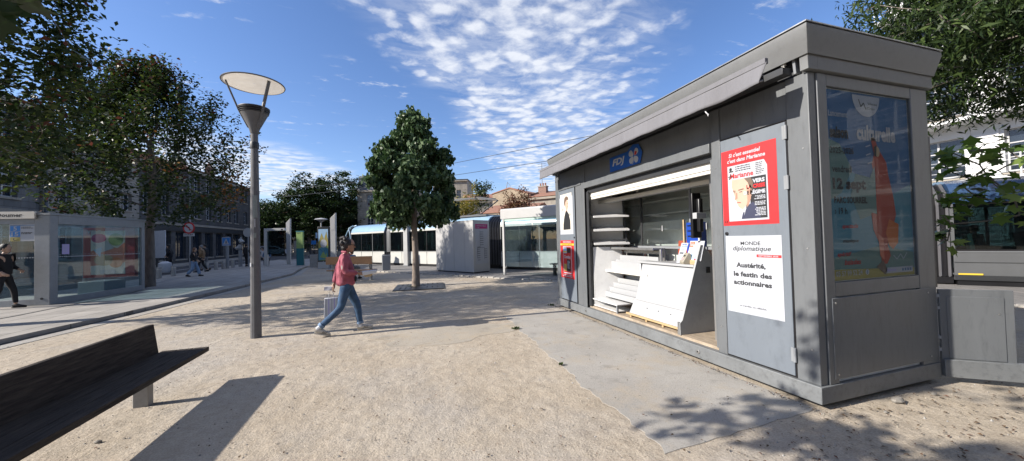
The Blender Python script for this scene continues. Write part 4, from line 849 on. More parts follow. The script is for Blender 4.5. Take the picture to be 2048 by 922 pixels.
for z0, z1, a0, w_, mt in [(2.02,2.40,-20,40,'sticker'),(1.68,1.76,-10,20,'sticker'),(1.2,1.26,-60,15,'i_white'),(1.86,2.0,-5,10,'i_grey')]:
    m = MB(); v = []; nn = 6; ra = .0755 if z0 > 1.8 else .082
    for z in (z0, z1):
        for k in range(nn+1):
            a_ = camaz - R(60) + R(a0) + R(w_*1.3)*k/nn; v.append(((ra)*math.cos(a_), (ra)*math.sin(a_), z))
    m.raw(v, [(k, k+1, nn+2+k, nn+1+k) for k in range(nn)], mt); m.build('sticker', pole)

# ------------------------------------------------------------------ dark bench in the foreground
t = thing('park_bench', 'long dark stained wooden bench with solid backrest in the left foreground', 'bench', (-2.5, 1.7, 0))
m = MB()
for k in range(3): m.box(.0+.146*k, .14+.146*k, .0, 3.38-.0*k, .352, .402, 'benchwood')
m.build('seat', t, .004)
m = MB(); m.prism([(-.055,.385),(-.0,.385),(-.045,.715),(-.09,.715)], 'y', .0, 3.32, 'benchwood'); m.build('backrest', t, .004)
for y in (.15, 1.45, 2.82):
    m = MB(); m.box(.04, .16, y, y+.09, -.02, .352, 'concrete'); m.build('leg', t, .006)
m = MB(); m.box(.02, .40, .15, 2.95, .335, .352, 'dark'); m.build('under_rail', t)
# orange bench far
t = thing('park_bench', 'orange varnished wooden bench behind the walking woman', 'bench', (-.95, 15.9, 0))
m = MB(); m.T = Matrix.Rotation(R(125), 4, 'Z')
th = t
def rb(mb, *a): mb.box(*a)
m = MB(); m.box(-2.0, 0, -.02, .04, .68, 1.0, 'orangewood'); m.build('backrest', t, .008)
m = MB(); m.box(-2.0, 0, .02, .48, .40, .45, 'orangewood'); m.build('seat', t, .008)
for x in (-1.8, -.18):
    m = MB(); m.box(x, x+.09, .10, .22, 0, .70, 'concrete'); m.build('leg', t, .006)
t.rotation_euler = (0, 0, R(-24))
# ------------------------------------------------------------------ measured ground points (photo pixel -> place on the ground plane)
def GP(px_, py_, z=0.):
    d_ = fw + rt*((px_-1024)/725) + up*((461-py_)/725); t_ = (z-1.55)/d_.z; return Vector((t_*d_.x, t_*d_.y, z))
def DP(px_, py_, depth):
    d_ = fw + rt*((px_-1024)/725) + up*((461-py_)/725); return Vector((0,0,1.55)) + d_*depth
FACE = math.atan2(rt0.y, rt0.x)     # a thing turned FACE has its -y side towards the camera

# ------------------------------------------------------------------ bus stop shelter on the left
t = thing('bus_shelter', 'grey framed glass bus shelter with a white name board, behind the kerb on the left', 'bus shelter', (-8.92, 13.19, .085), R(-7.1))
for q_ in [(-.34,0,-.02,.20),(-.08,.0,3.02,3.16),(-1.75,-1.62,-.0,.1),(-1.75,-1.65,3.02,3.16)]: MB().box(*q_, 0, 2.43, 'galv').build('post', t, .006)
m = MB(); m.box(-.10, .005, .20, 3.02, 2.20, 2.432, 'galv'); m.box(-1.62, -.34, -.02, .08, 2.20, 2.432, 'galv'); m.build('header_beam', t, .006)
m = MB(); m.box(-.08, .003, .20, 3.02, 0, .17, 'galv'); m.box(-1.62, -.34, -.015, .06, .0, .17, 'galv'); m.build('bottom_rail', t, .005)
m = MB(); m.box(-1.80, .02, -.04, 3.2, 2.434, 2.49, 'galv'); m.build('roof', t, .006)
for y0, y1 in ((.21, 1.62), (1.65, 2.32), (2.34, 3.01)):
    m = MB(); m.box(-.045, -.035, y0, y1, .17, 2.20, 'stopglass'); gl_ = m.build('glass_pane', t)
    m = MB()
    for k in range(int((y1-y0)/.06)):
        yy = y0+.06*k; m.poly([(-.033, yy, 1.30), (-.033, yy+.05, 1.30), (-.033, yy+.025, 1.27)], 'i_white'); m.poly([(-.033, yy, 1.345), (-.033, yy+.035, 1.35), (-.033, yy+.03, 1.335)], 'i_white') if k % 2 else 0
    m.build('safety_dots', gl_, smooth=0)
m = MB(); m.box(-1.60, -.36, .03, .04, .17, 2.20, 'stopglass'); gl_ = m.build('glass_pane', t)
m = MB()
for k in range(20): m.poly([(-1.58+.06*k, .028, 1.30), (-1.53+.06*k, .028, 1.30), (-1.555+.06*k, .028, 1.27)], 'i_white')
m.build('safety_dots', gl_, smooth=0)
m = MB(); m.box(-1.70, -1.69, .1, 3.0, .17, 2.2, 'stopglass'); m.build('glass_pane', t)
m = MB(); m.box(-.075, -.02, .205, .225, 1.05, 1.55, 'steel'); m.build('handle', t)
m = MB(); m.box(-.75, -.06, 1.66, 2.45, .0, .46, 'galv'); m.build('bench_box', t, .006)
m = MB(); m.lathe([(.03,0),(.03,.01)], 12, 'black', (-.17, 0, 0)); o = m.build('bolt', t); o.rotation_euler = (R(90), 0, 0); o.location = (0, -.02, .18)
P_ = Print((-1.62, -.09, 2.34), (1,0,0), (0,0,1), step=.003); P_.solid(1.34, .19, .05, 'i_cream'); P_.text('Paul Doumer', .20, .045, .88, .10, 'i_black', 1, .04); P_.build('name_board', t, smooth=0)
P_ = Print((-.90, -.004, 1.74), (1,0,0), (0,0,1), step=.002); P_.solid(.60, .53, .012, 'i_white')
P_.rect(.02,.27,.24,.41,'i_signblue',1); P_.rect(.02,.12,.24,.26,'i_signblue',1); P_.rect(.02,.0,.24,.11,'i_olive',1); P_.text('5',.09,.285,.08,.11,'i_white',2,.02); P_.text('15',.05,.135,.15,.11,'i_white',2,.02); P_.ellip(.13,.055,.045,.04,'i_black',2); P_.ellip(.145,.06,.035,.033,'i_olive',3)
P_.rect(.02,.42,.55,.435,'i_navy',1); lines(P_,.26,.37,.3,2,.03,.014,'i_dktext'); lines(P_,.26,.22,.28,2,.03,.018,'i_black'); P_.build('line_sign', t, smooth=0)
P_ = Print((-.30, .62, 1.05), (0,1,0), (0,0,1), step=.002); P_.o = Vector((-.028, .34, 1.36)); P_.solid(.20, .28, .002, 'i_lav'); lines(P_,.02,.24,.15,6,.035,.012,'i_white',1); P_.build('notice', t, smooth=0)
P_ = Print((-1.66, 2.95, .50), (1,0,0), (0,0,1), step=.003); P_.solid(1.5, 1.72, .14, 'redpanel')
P_.rect(.22,.10,1.22,1.60,'i_cream',1); P_.pol([(.22,.9),(.6,1.1),(1.0,1.0),(1.22,1.2),(1.22,.5),(.22,.4)],'i_coral',2); P_.ellip(.45,1.35,.22,.16,'i_magenta',2); P_.ellip(.95,1.3,.22,.22,'i_green',2); P_.pol([(.3,1.15),(.7,1.25),(.9,1.0),(.5,.85)],'i_white',3); P_.ellip(.6,.6,.28,.2,'i_tan',3); P_.ellip(.95,.5,.2,.18,'i_orange',3); P_.pol([(.3,.95),(.55,1.05),(.5,.7)],'i_ltblue',4); P_.rect(.5,.12,.95,.26,'i_white',4); P_.text('VOUS',.12,1.52,.40,.12,'i_white',4,.04); P_.build('advert_panel', t, smooth=0)

# ------------------------------------------------------------------ bollards, signs and other street furniture
def bollard():
    t = thing('bollard', '', 'bollard'); m = MB(); m.lathe([(.10,0),(.10,.52),(.085,.545),(.0,.55)], 14, 'concrete'); m.build('post', t); m = MB(); m.lathe([(.104,.42),(.104,.46)], 14, 'steel'); m.build('band', t); return t
b0 = None
bl = ['bollard nearest the left tree trunk', 'second bollard from the left tree trunk', 'bollard just right of the woman in wide pale jeans', 'bollard midway to the blue crossing sign', 'bollard just left of the blue crossing sign pole', 'bollard just right of the blue crossing sign pole']
for (px_, py_), lb in zip([(318,557),(347,552),(413,543),(432,539.5),(447,538),(466,535)], bl):
    if b0 is None: b0 = b = bollard()
    else: b = copy_tree(b0)
    b.location = GP(px_, py_, .085); b['label'] = 'short grey '+lb; b['group'] = 'grey bollards along the pavement edge'
p = GP(380, 545, .085)
t = thing('no_parking_sign', 'round red and white no-turn sign on a tall thin grey pole', 'road sign', p, FACE)
m = MB(); m.cyl((0,0,-.05),(0,0,6.2),.045,'galv'); m.build('pole', t)
m = MB(); m.cyl((0,-.05,2.58),(0,-.07,2.58),.34,'i_dkred',n=28); m.cyl((0,-.0702,2.58),(0,-.078,2.58),.255,'i_white',n=28); s_ = m.build('sign_disc', t)
q = Print((0,-.084,2.58),(1,0,0),(0,0,1),step=.004); q.line([(-.16,.12),(.17,-.13)],.05,'i_dkred',2); q.line([(.05,-.15),(.05,.02),(-.10,.10)],.05,'i_black',1); q.pol([(-.16,.12),(-.05,.16),(-.08,.03)],'i_black',1); q.build('sign_symbol', s_, smooth=0)
q = Print((-.32,-.06,2.10),(1,0,0),(0,0,1),step=.004); q.solid(.64,.17,.01,'i_white'); q.text('SAUF BUS',.06,.05,.50,.08,'i_black',1,.03); q.build('text_plate', t, smooth=0)
p = GP(455, 537, .085)
t = thing('crossing_sign', 'square blue pedestrian crossing sign on a short pole among bollards', 'road sign', p, FACE)
m = MB(); m.cyl((0,0,-.05),(0,0,2.1),.09,'galv'); m.build('pole', t)
q = Print((-.28,-.10,1.50),(1,0,0),(0,0,1),step=.004); q.solid(.56,.56,.02,'i_signblue'); q.line([(.02,.02),(.54,.02),(.54,.54),(.02,.54),(.02,.02)],.03,'i_white',1); q.pol([(.08,.08),(.48,.08),(.28,.48)],'i_white',1); q.ellip(.28,.30,.03,.03,'i_black',2); q.pol([(.22,.1),(.26,.27),(.31,.27),(.33,.1),(.28,.2)],'i_black',2); q.build('sign_plate', t, smooth=0)
p = GP(481, 533, .085)
t = thing('ornamental_post', 'slim grey post topped by a pale curled ornament beyond the bollards', 'post', p, FACE)
m = MB(); m.cyl((0,0,0),(0,0,1.15),.12,'galv'); m.build('pole', t); m = MB(); m.tube([(0,0,1.1),(-.12,0,1.3),(.05,0,1.55),(.12,0,1.75),(-.03,0,1.95),(.06,0,2.05)],[.12,.2,.13,.17,.12,.05],8,'greyboard'); m.ell((-.15,0,1.3),(.22,.1,.12),'i_grey'); m.build('ornament', t)
p = GP(497, 533, .085)
t = thing('road_sign', 'back of a round grey sign on a pole just left of the street lamp', 'road sign', p, FACE)
m = MB(); m.cyl((0,0,0),(0,0,2.6),.04,'galv'); m.build('pole', t); m = MB(); m.cyl((0,-.04,2.4),(0,-.06,2.4),.32,'greyboard',n=24); m.build('sign_disc', t)
# white display boards outside the far shop
for k, (px_, lb) in enumerate([(307,'left of two tall white display boards before the shopfronts'),(322,'right of two tall white display boards before the shopfronts')]):
    p = GP(px_, 541, .11); t = thing('display_board', lb, 'display board', p, FACE, 'white display boards')
    m = MB(); m.box(-.30,.30,-.03,.03,.8,2.55,'cloth_white'); m.build('panel', t, .01)
    for x in (-.2,.2):
        m = MB(); m.cyl((x,0,0),(x,.0,.8),.03,'dark',n=8); m.build('leg', t)
p = GP(330, 545, .085); m = MB(); m.lathe([(.2,0),(.32,.3),(.30,.55),(.12,.66),(.0,.66)],18,'cloth_white'); o = m.build('white_planter', loc=p); tag(o, 'rounded white tub beside the white display boards', 'tub')
# tram stop furniture
def slant_post(px_, py_, h, lb):
    p = GP(px_, py_); t = thing('lighting_mast', lb, 'mast', p, FACE, 'slant-topped masts at the tram stop')
    m = MB(); m.prism([(-.13,0),(.13,0),(.16,h),(-.16,h-.32)],'y',-.07,.07,'palecab'); m.build('post', t, .01); m = MB(); m.prism([(-.10,h-1.0),(.12,h-1.0),(.135,h-.12),(-.135,h-.38)],'y',-.08,-.071,'shutter'); m.build('light_panel', t)
slant_post(578,531,3.5,'pale grey mast with slanted top, left one beside the green totem'); slant_post(668,540,3.35,'pale grey mast with slanted top, right one behind the lit advert')
p = GP(533, 535); t = thing('stop_frame', 'inverted L-shaped pale steel frame at the far plaza edge', 'frame', p, FACE)
m = MB(); m.box(-.10,.10,-.1,.1,0,2.72,'palecab'); m.build('post', t, .01); m = MB(); m.box(.10,1.35,-.1,.1,2.55,2.72,'palecab'); m.build('arm', t, .01); m = MB(); m.box(1.1,1.22,-.11,-.10,2.59,2.66,'black'); m.build('light', t); m = MB(); m.box(.10,1.3,-.02,.02,.9,2.5,'darkglass'); m.build('glass_panel', t)
p = GP(601, 534); t = thing('information_totem', 'green and teal information totem beside the litter bins', 'totem', p, FACE)
m = MB(); m.box(-.22,.22,-.08,.08,1.28,2.40,'i_green'); m.build('upper_panel', t, .01); m = MB(); m.box(-.24,.24,-.07,.07,.12,1.28,'i_dkteal'); m.build('lower_panel', t, .01); m = MB(); m.box(-.26,.26,-.09,.09,.0,.12,'palecab'); m.box(-.24,.24,-.085,.085,2.40,2.48,'i_dkteal'); m.build('base_and_cap', t)
q = Print((-.2,-.082,2.28),(1,0,0),(0,0,1),step=.004); lines(q,.02,.03,.36,1,.03,.05,'i_dktext',1); q.build('heading', t, smooth=0)
def bin_(px_, py_, w_, h, lb, tilt=0):
    p = GP(px_, py_); t = thing('litter_bin', lb, 'litter bin', p, FACE+.3)
    m = MB(); m.prism([(-w_/2*.9,0),(w_/2*.9,0),(w_/2,h),(-w_/2,h)],'y',-w_*.42,w_*.42,'galv' if w_ < .5 else 'concrete'); m.build('body', t, .03); m = MB(); m.box(-w_/2*.8,w_/2*.8,-w_*.34,w_*.34,h,h+.03,'black'); m.build('opening', t); return t
bin_(773,541,.46,.86,'dark grey litter bin between the orange bench and the square column'); bin_(629,535,.50,.86,'pale concrete litter bin left of the lit advert'); bin_(636,533,.44,.82,'darker litter bin half hidden behind the pale one')
p = GP(650, 537); t = thing('advert_screen', 'dark framed upright advert panel with a bright painterly picture', 'advert panel', p, FACE)
m = MB(); m.box(-.36,.36,-.15,.2,0,.42,'palecab'); m.box(.36,.62,-.1,.2,0,2.62,'galv'); m.build('base', t, .01); m = MB(); m.box(-.38,.36,-.14,.15,.42,2.62,'black'); m.build('case', t, .015)
q = Print((-.31,-.143,.52),(1,0,0),(0,0,1),step=.004); q.rect(0,0,.60,1.95,'i_green',1); q.rect(0,1.2,.6,1.95,'i_ltblue',2); q.pol([(0,1.1),(.2,1.7),(.35,1.3),(.5,1.8),(.6,1.2),(.6,.9),(0,.8)],'i_olive',3); q.ellip(.32,1.05,.2,.26,'i_white',4); q.pol([(0,.7),(.3,.9),(.6,.7),(.6,.1),(0,.0)],'i_mid',3); q.pol([(.1,.2),(.3,.6),(.45,.3),(.55,.6),(.5,.1)],'i_green',4); q.line([(.05,.75),(.3,.5),(.5,.8),(.55,.4)],.03,'i_navy',5); q.ellip(.3,.0-.06,.04,.02,'i_white',3); q.build('picture', t, smooth=0)
p = GP(815, 532); t = thing('square_column', 'square pale grey column standing before the tram', 'column', p, FACE-.45)
m = MB(); m.box(-.17,.17,-.17,.17,0,4.6,'palecab'); m.build('shaft', t, .01); m = MB(); m.box(-.20,.20,-.20,.20,0,.08,'galv'); m.build('base_plate', t)
# technical cabinet with route map
a_ = math.atan2(-.861, .509); t = thing('technical_cabinet', 'large plain pale grey cabinet with a route map on its shaded end', 'cabinet', (1.94, 18.75, .02), a_)
m = MB(); m.box(0,2.81,0,1.05,.05,2.42,'palecab'); m.box(.04,2.77,.04,1.0,-.02,.05,'dark'); m.build('body', t, .012)
m = MB()
for x in (.72,1.42,2.2): m.box(x,x+.008,-.003,.02,.08,2.38,'galv')
m.build('door_seam', t)
m = MB(); m.box(-.02,2.83,-.02,1.07,2.42,2.45,'palecab'); m.build('lid', t, .005)
q = Print((2.812,.14,.42),(0,1,0),(0,0,1),step=.004); q.solid(.78,1.85,.006,'i_white'); q.rect(0,1.63,.78,1.85,'i_magenta',1); q.text('CENTRE VILLE',.06,1.74,.6,.05,'i_white',2,.02); q.text('A B',.06,1.66,.18,.05,'i_white',2,.02)
q.line([(.28,1.55),(.28,.75),(.10,.75),(.10,.25)],.012,'i_dktext',2); q.line([(.28,.75),(.55,.75),(.55,.2)],.012,'i_dktext',2)
for k in range(14): q.line([(.28 if k < 7 else .10,1.48-.1*k),(.5 if k < 7 else .28,1.48-.1*k)],.018,'i_dktext',2)
for k in range(5): q.line([(.55,.68-.1*k),(.72,.68-.1*k)],.018,'i_dktext',2)
q.build('route_map', t, smooth=0)
# tram stop shelter
t = thing('tram_shelter', 'white-roofed glass tram stop shelter just left of the kiosk', 'tram shelter', (4.44, 15.13, .02), math.atan2(-.8072, .5903))
for q_ in [(0,.10,-.05,.05),(4.4,4.5,-.05,.05),(4.4,4.5,1.4,1.5)]: MB().box(*q_, 0, 2.42, 'palecab').build('post', t, .006)
m = MB(); m.prism([(-.06,2.40),(-.06,2.80),(-.02,2.84),(1.5,2.86),(1.55,2.40)],'x',-.08,4.6,'palecab'); m.build('roof', t, .01)
m = MB(); m.box(.1,4.4,-.03,.03,2.30,2.40,'seatgreen'); m.build('glass_top_band', t)
for x in (.12,1.55,3.0):
    m = MB(); m.box(x,x+1.38,-.008,.008,.35,2.30,'stopglass'); m.build('glass_pane', t)
m = MB(); m.box(2.0,4.3,.5,.9,.44,.48,'dark'); [m.box(x,x+.06,.6,.8,0,.44,'dark') for x in (2.1,3.1,4.1)]; m.build('bench', t)
m = MB(); m.lathe([(.05,0),(.05,.06)],12,'steel',(.16,-.06,.30)); m.build('fixing', t)
# overhead wires
def wire(name, lb, pts, r_=.014):
    m = MB(); m.tube(pts, r_, 5, 'dark'); tag(m.build(name), lb, 'wire', 'overhead tram wires')
wire('overhead_wire', 'upper overhead tram wire running above the tram roof', [(-24,58,8.2),(-2.83,31.02,6.36),(3.69,22.12,6.34),(8.84,15.08,6.33),(18,2,6.3)])
wire('overhead_wire', 'lower overhead tram wire running above the tram roof', [(-26.5,62,7.3),(-2.9,31.1,5.84),(3.93,21.8,5.58),(7.45,16.98,5.49),(18,2.2,5.4)])

# ------------------------------------------------------------------ tram
TR = thing('tram', 'long articulated white tram with pale blue roof and dark windows passing behind the kiosk', 'tram', (-3.30, 29.65, 0), math.atan2(-.8072, .5903))
segs = [(.2, 4.30), (5.0, 13.45), (14.35, 21.4), (22.2, 29.2), (29.72, 37.5)]
roofp = [(0.0,2.22),(.02,2.36),(.10,2.56),(.28,2.74),(.60,2.86),(1.2,2.90),(1.8,2.86),(2.12,2.74),(2.30,2.56),(2.38,2.36),(2.4,2.22)]
def mull(x0, x1): 
    n_ = max(1, round((x1-x0)/1.28)); return [x0+(x1-x0)*i/n_ for i in range(n_+1)]
for si, (x0, x1) in enumerate(segs):
    last = si == 4
    lo = 'tramgrey_and_shade' if last else 'tramwhite'  # near car's body darkened in colour for the shade it stands in
    m = MB(); m.prism([(0,.16),(-.015,.5),(0,.93),(.05,.93),(.05,.16)],'x',x0,x1,lo); m.prism([(2.4,.16),(2.415,.5),(2.4,.93),(2.35,.93),(2.35,.16)],'x',x0,x1,lo)
    m.box(x0,x1,.05,2.35,.16,.22,'dark'); bp_ = m.build('lower_body', TR, .004)
    m = MB()
    for xx in mull(x0, x1)[1:-1]: m.box(xx,xx+.012,-.019,.0,.17,.925,'dark')
    m.box(x0,x1,-.017,.0,.90,.912,'galv'); m.build('panel_seam', bp_)
    m = MB(); m.box(x0+.05,x1-.05,.03,2.37,.02,.16,'black'); m.build('underframe', TR)
    m = MB(); m.prism(roofp,'x',x0,x1,'tramblue_shade' if last else 'tramblue'); rf = m.build('roof', TR, smooth=50)
    m = MB(); m.prism([(-.012,2.20),(-.004,2.32),(.03,2.32),(.03,2.20)],'x',x0,x1,'tramblue_shade' if last else 'tramwhite'); m.build('gutter_stripe', rf)
    ms_ = mull(x0, x1)
    for k in range(len(ms_)-1):
        a, b = ms_[k]+.03, ms_[k+1]-.03
        m = MB(); m.box(a,b,.004,.02,.97,2.20,'darkglass'); m.build('window', TR)
        m = MB(); m.box(a,b,2.38,2.396,.97,2.20,'darkglass'); m.build('window', TR)
    m = MB()
    for k, xx in enumerate(ms_): m.box(xx-.03,xx+.03,.0,.05,.93,2.22,'black' if k % 2 else 'tramgrey_and_shade'); m.box(xx-.03,xx+.03,2.35,2.4,.93,2.22,'black')
    m.box(x0,x1,.002,.03,.93,.97,'black'); m.box(x0,x1,2.37,2.4,.93,.97,'black'); m.build('window_frame', TR)
    m = MB(); m.box(x0,x1,.06,2.34,.30,.33,'galv'); m.box(x0,x1,.1,2.3,2.14,2.17,'cream'); m.build('interior_deck', TR)
    for k in range(len(ms_)-1):
        xc = (ms_[k]+ms_[k+1])/2
        if k % 3 == 2: continue
        for yy in (.35, 1.65):
            m = MB(); m.prism([(xc-.2,.7),(xc+.22,.7),(xc+.26,.78),(xc-.14,.78),(xc-.22,1.38),(xc-.30,1.36)],'y',yy,yy+.42,'seatgreen'); m.build('seat', TR, .02)
    if si == 2:
        m = MB(); m.box(x0+1.2,x0+1.24,.5,.54,.33,2.14,'i_yellow'); m.build('grab_pole', TR)
for (x0, x1) in [(4.30,5.0),(13.45,14.35),(21.4,22.2),(29.2,29.72)]:
    m = MB(); nf = int((x1-x0)/.085); pr = [(.06,.25),(.04,2.2),(.12,2.5),(.5,2.8),(1.9,2.8),(2.28,2.5),(2.36,2.2),(2.34,.25)]
    for k in range(nf):
        xa = x0+(x1-x0)*k/nf; w_ = (x1-x0)/nf
        pa = [(y+(.05 if y < 1.2 else -.05), z-.04) for y, z in pr]
        ring = [(xa, pa), (xa+w_*.5, pr), (xa+w_, pa)]
        v = [(xx, y, z) for xx, pp in ring for y, z in pp]; n_ = len(pr)
        m.raw(v, [(r_*n_+i, r_*n_+(i+1)%n_, (r_+1)*n_+(i+1)%n_, (r_+1)*n_+i) for r_ in range(2) for i in range(n_)], 'rubbergrey' if k % 2 else 'black')
    m.box(x0,x1,.1,2.3,.05,.25,'black'); m.build('bellows', TR, smooth=0)
# first joint has a pale arch
m = MB(); m.prism([(-.02,.9),(-.02,2.25),(.10,2.60),(.30,2.79),(.62,2.92),(.62,2.86),(.32,2.72),(.14,2.54),(.03,2.22),(.03,.9)],'x',4.62,4.96,'tramgrey_and_shade'); m.build('joint_arch', TR)
# cab nose: loft of sections
xsn = [.2,-.25,-.6,-.9,-1.12,-1.25]; tops = [2.88,2.72,2.42,2.0,1.5,1.05]; hw = [1.2,1.17,1.1,1.0,.86,.7]
def nose(zlo, zhi_f, mat, name, inset=0):
    v = []; f = []; m = MB(); N_ = 13
    for xx, tp, h in zip(xsn, tops, hw):
        z1 = zhi_f(tp); h2 = h-inset
        for k in range(N_):
            tt = k/(N_-1); a = math.pi*tt; y = -math.cos(a)*h2; e_ = abs(math.sin(a))**.28
            yy = math.copysign(min(h2, h2*abs(math.cos(a))**.55 if math.cos(a) else 0), -math.cos(a)); v.append((xx, 1.2+yy, zlo+(z1-zlo)*e_))
    for i in range(len(xsn)-1):
        for k in range(N_-1): a = i*N_+k; f.append((a, a+1, a+N_+1, a+N_))
    f.append(tuple((len(xsn)-1)*N_+k for k in range(N_)))
    m.raw(v, f, mat); return m.build(name, TR, smooth=60)
nose(.93, lambda tp: tp, 'darkglass', 'windscreen')
nose(.18, lambda tp: .95, 'tramwhite', 'front_skirt')
for yy in (-.005, 2.405):
    m = MB(); m.tube([(.22,yy,.93),(.18,yy,1.8),(.0,yy+(.03 if yy<1 else -.03),2.3),(-.25,yy+(.08 if yy<1 else -.08),2.66),(.2,yy+(.2 if yy<1 else -.2),2.84)],.045,8,'tramblue'); m.build('windscreen_pillar', TR)
m = MB(); m.tube([(-1.2,.45,1.1),(-1.05,.25,1.6),(-.8,.16,2.1),(-.5,.18,2.5),(-.1,.3,2.78),(.3,.4,2.86)],.05,8,'tramblue'); m.build('screen_frame', TR)
m = MB(); m.ell((-.9,-.12,1.25),(.10,.10,.22),'black'); m.tube([(-.5,.0,1.6),(-.9,-.12,1.42)],.02,6,'black'); m.build('mirror', TR)
pg = MB(); pg.tube([(10.6,1.2,2.98),(12.0,1.2,3.05),(13.3,1.2,3.75)],.035,6,'dark'); pg.tube([(10.6,.7,2.96),(12.2,.8,2.99)],.03,6,'dark'); pg.tube([(11.2,.9,3.0),(13.35,.9,3.78),(13.3,1.2,3.75),(12.6,1.2,3.8)],.02,6,'dark')
pg.box(10.2,13.0,.5,1.9,2.88,2.96,'tramgrey_and_shade')
for k in range(3): pg.tube([(9.9+.3*k,.2,3.86+.05*k),(12.1+.3*k,.35,3.86+.02*k),(13.4+.15*k,.5,3.72)],.016,5,'galv')
pg.box(12.2,12.3,.1,2.3,4.0,4.03,'dark'); pg.build('pantograph', TR)
m = MB(); m.box(29.78,30.2,-.022,-.0,.30,.34,'i_yellow'); m.build('reflector_strip', TR); m = MB(); m.box(31.4,31.75,-.022,0,.80,.88,'galv'); m.build('latch', TR)
m = MB(); m.box(29.72,37.5,-.018,0,.16,.29,'dark'); m.box(29.72,37.5,-.019,0,.62,.635,'dark'); m.build('skirt_band', TR)
# ------------------------------------------------------------------ buildings
_winm = {}
def window(parent, x0, z0, w_, h, style='white', depth=.22):
    key = (round(w_, 2), round(h, 2), style)
    if key not in _winm:
        m = MB(); t_ = .07; fm = 'shutter' if style == 'white' else 'shop'
        m.box(0,w_,0,.06,0,t_,fm); m.box(0,w_,0,.06,h-t_,h,fm); m.box(0,t_,0,.06,t_,h-t_,fm); m.box(w_-t_,w_,0,.06,t_,h-t_,fm); m.box(w_/2-.04,w_/2+.04,-.01,.06,t_,h-t_,fm)
        if style == 'white': m.box(t_,w_-t_,.0,.05,h*.66,h*.66+.05,fm); m.box(t_,w_-t_,.0,.05,h*.33,h*.33+.04,fm)
        fr_ = m.build('window'); p_ = MB().box(t_,w_-t_,.03,.04,t_,h-t_,'winglass').build('pane', fr_); MB().box(-.1,w_+.1,-.30,-.13,-.12,-.003,'stone').build('sill', fr_); fr_.parent = parent; fr_.location = (x0, depth, z0); _winm[key] = fr_; return fr_
    c = copy_tree(_winm[key], parent); c.location = (x0, depth, z0); return c
def facade(m, W, H, ops, mat, y=0, depth=.3, z0=0):
    xs = sorted({0, W} | {o[0] for o in ops} | {o[0]+o[2] for o in ops}); zs = sorted({z0, H} | {o[1] for o in ops} | {o[1]+o[3] for o in ops})
    for a, b in zip(xs[:-1], xs[1:]):
        for c, d_ in zip(zs[:-1], zs[1:]):
            if any(o[0] <= a+1e-6 and o[0]+o[2] >= b-1e-6 and o[1] <= c+1e-6 and o[1]+o[3] >= d_-1e-6 for o in ops): continue
            m.poly([(a,y,c),(b,y,c),(b,y,d_),(a,y,d_)], mat)
    for o in ops:
        a, c, b, d_ = o[0], o[1], o[0]+o[2], o[1]+o[3]; Y_ = y+depth
        m.poly([(a,y,c),(b,y,c),(b,Y_,c),(a,Y_,c)],mat); m.poly([(a,y,d_),(b,y,d_),(b,Y_,d_),(a,Y_,d_)],mat); m.poly([(a,y,c),(a,y,d_),(a,Y_,d_),(a,Y_,c)],mat); m.poly([(b,y,c),(b,y,d_),(b,Y_,d_),(b,Y_,c)],mat)
def house(name, label, loc, rz, W, D, H, floors, bay, mat, roof='tile', rh=1.8, shop=False, chim=(), ww=1.1, group=None, mans=0, gf=3.6, style='white', cat='building', wh=1.9):
    t = thing(name, label, cat, loc, rz, group); ops = []; n_ = max(1, int(W//bay)); gap = W/n_
    fh = (H-gf)/max(1, floors)
    for k in range(n_):
        for f_ in range(floors): ops.append((k*gap+(gap-ww)/2, gf+f_*fh+.75, ww, min(wh, fh-1.2)))
    gops = [(k*gap+.35, .35, gap-.7, 2.6) for k in range(n_)] if shop else [(k*gap+(gap-ww)/2, .9, ww, 2.) for k in range(n_)]
    m = MB(); facade(m, W, H, ops+gops, mat)
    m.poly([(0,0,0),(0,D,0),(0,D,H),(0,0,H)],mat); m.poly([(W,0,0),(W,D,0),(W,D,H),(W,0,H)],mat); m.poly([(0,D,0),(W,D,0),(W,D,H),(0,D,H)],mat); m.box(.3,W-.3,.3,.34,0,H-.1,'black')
    wl = m.build('wall', t, smooth=0)
    m = MB(); m.box(-.12,W+.12,-.28,.0,H-.32,H-.05,'stone'); m.build('cornice', t, .02); MB().box(-.02,W+.02,-.12,-.003,gf-.1,gf+.12,'stone').build('string_course', t, .01)
    for o in ops:
        window(t, o[0], o[1], o[2], o[3], style); 
    for o in gops: window(t, o[0], o[1], o[2], o[3], 'dark' if shop else style)
    if shop:
        m = MB(); m.box(.1,W-.1,-.14,-.005,3.0,3.45,'shop'); m.build('shop_fascia', t)
    if mans:
        m = MB(); m.prism([(-.1,H),(.9,H+mans),(D-.9,H+mans),(D+.1,H)],'x',0,W,'zinc'); rf = m.build('roof', t)
    else:
        m = MB(); m.prism([(-.35,H),(-.35,H+.06),(D/2,H+rh),(D+.35,H+.06),(D+.35,H)],'x',-.15,W+.15,roof); rf = m.build('roof', t)
    for cx_, cy2, ch in chim:
        m = MB(); z_ = H + (mans or 0); m.box(cx_-.55,cx_+.55,cy2-.3,cy2+.3,H,z_+ch,'brick'); m.box(cx_-.62,cx_+.62,cy2-.36,cy2+.36,z_+ch,z_+ch+.12,'stone'); c_ = m.build('chimney', rf)
        m = MB(); [m.cyl((cx_+q_,cy2,z_+ch+.12),(cx_+q_,cy2,z_+ch+.5),.11,'tile',n=8) for q_ in (-.35,0,.35)]; m.build('chimney_pots', c_)
    return t
RW = R(90)
H1 = house('terraced_house','pale stone house behind the bus shelter, leftmost of the far row',(-19.4,17,.1),RW,11.0,9,9.6,2,3.0,'ashlar2',chim=[(9.5,4,2.4)])
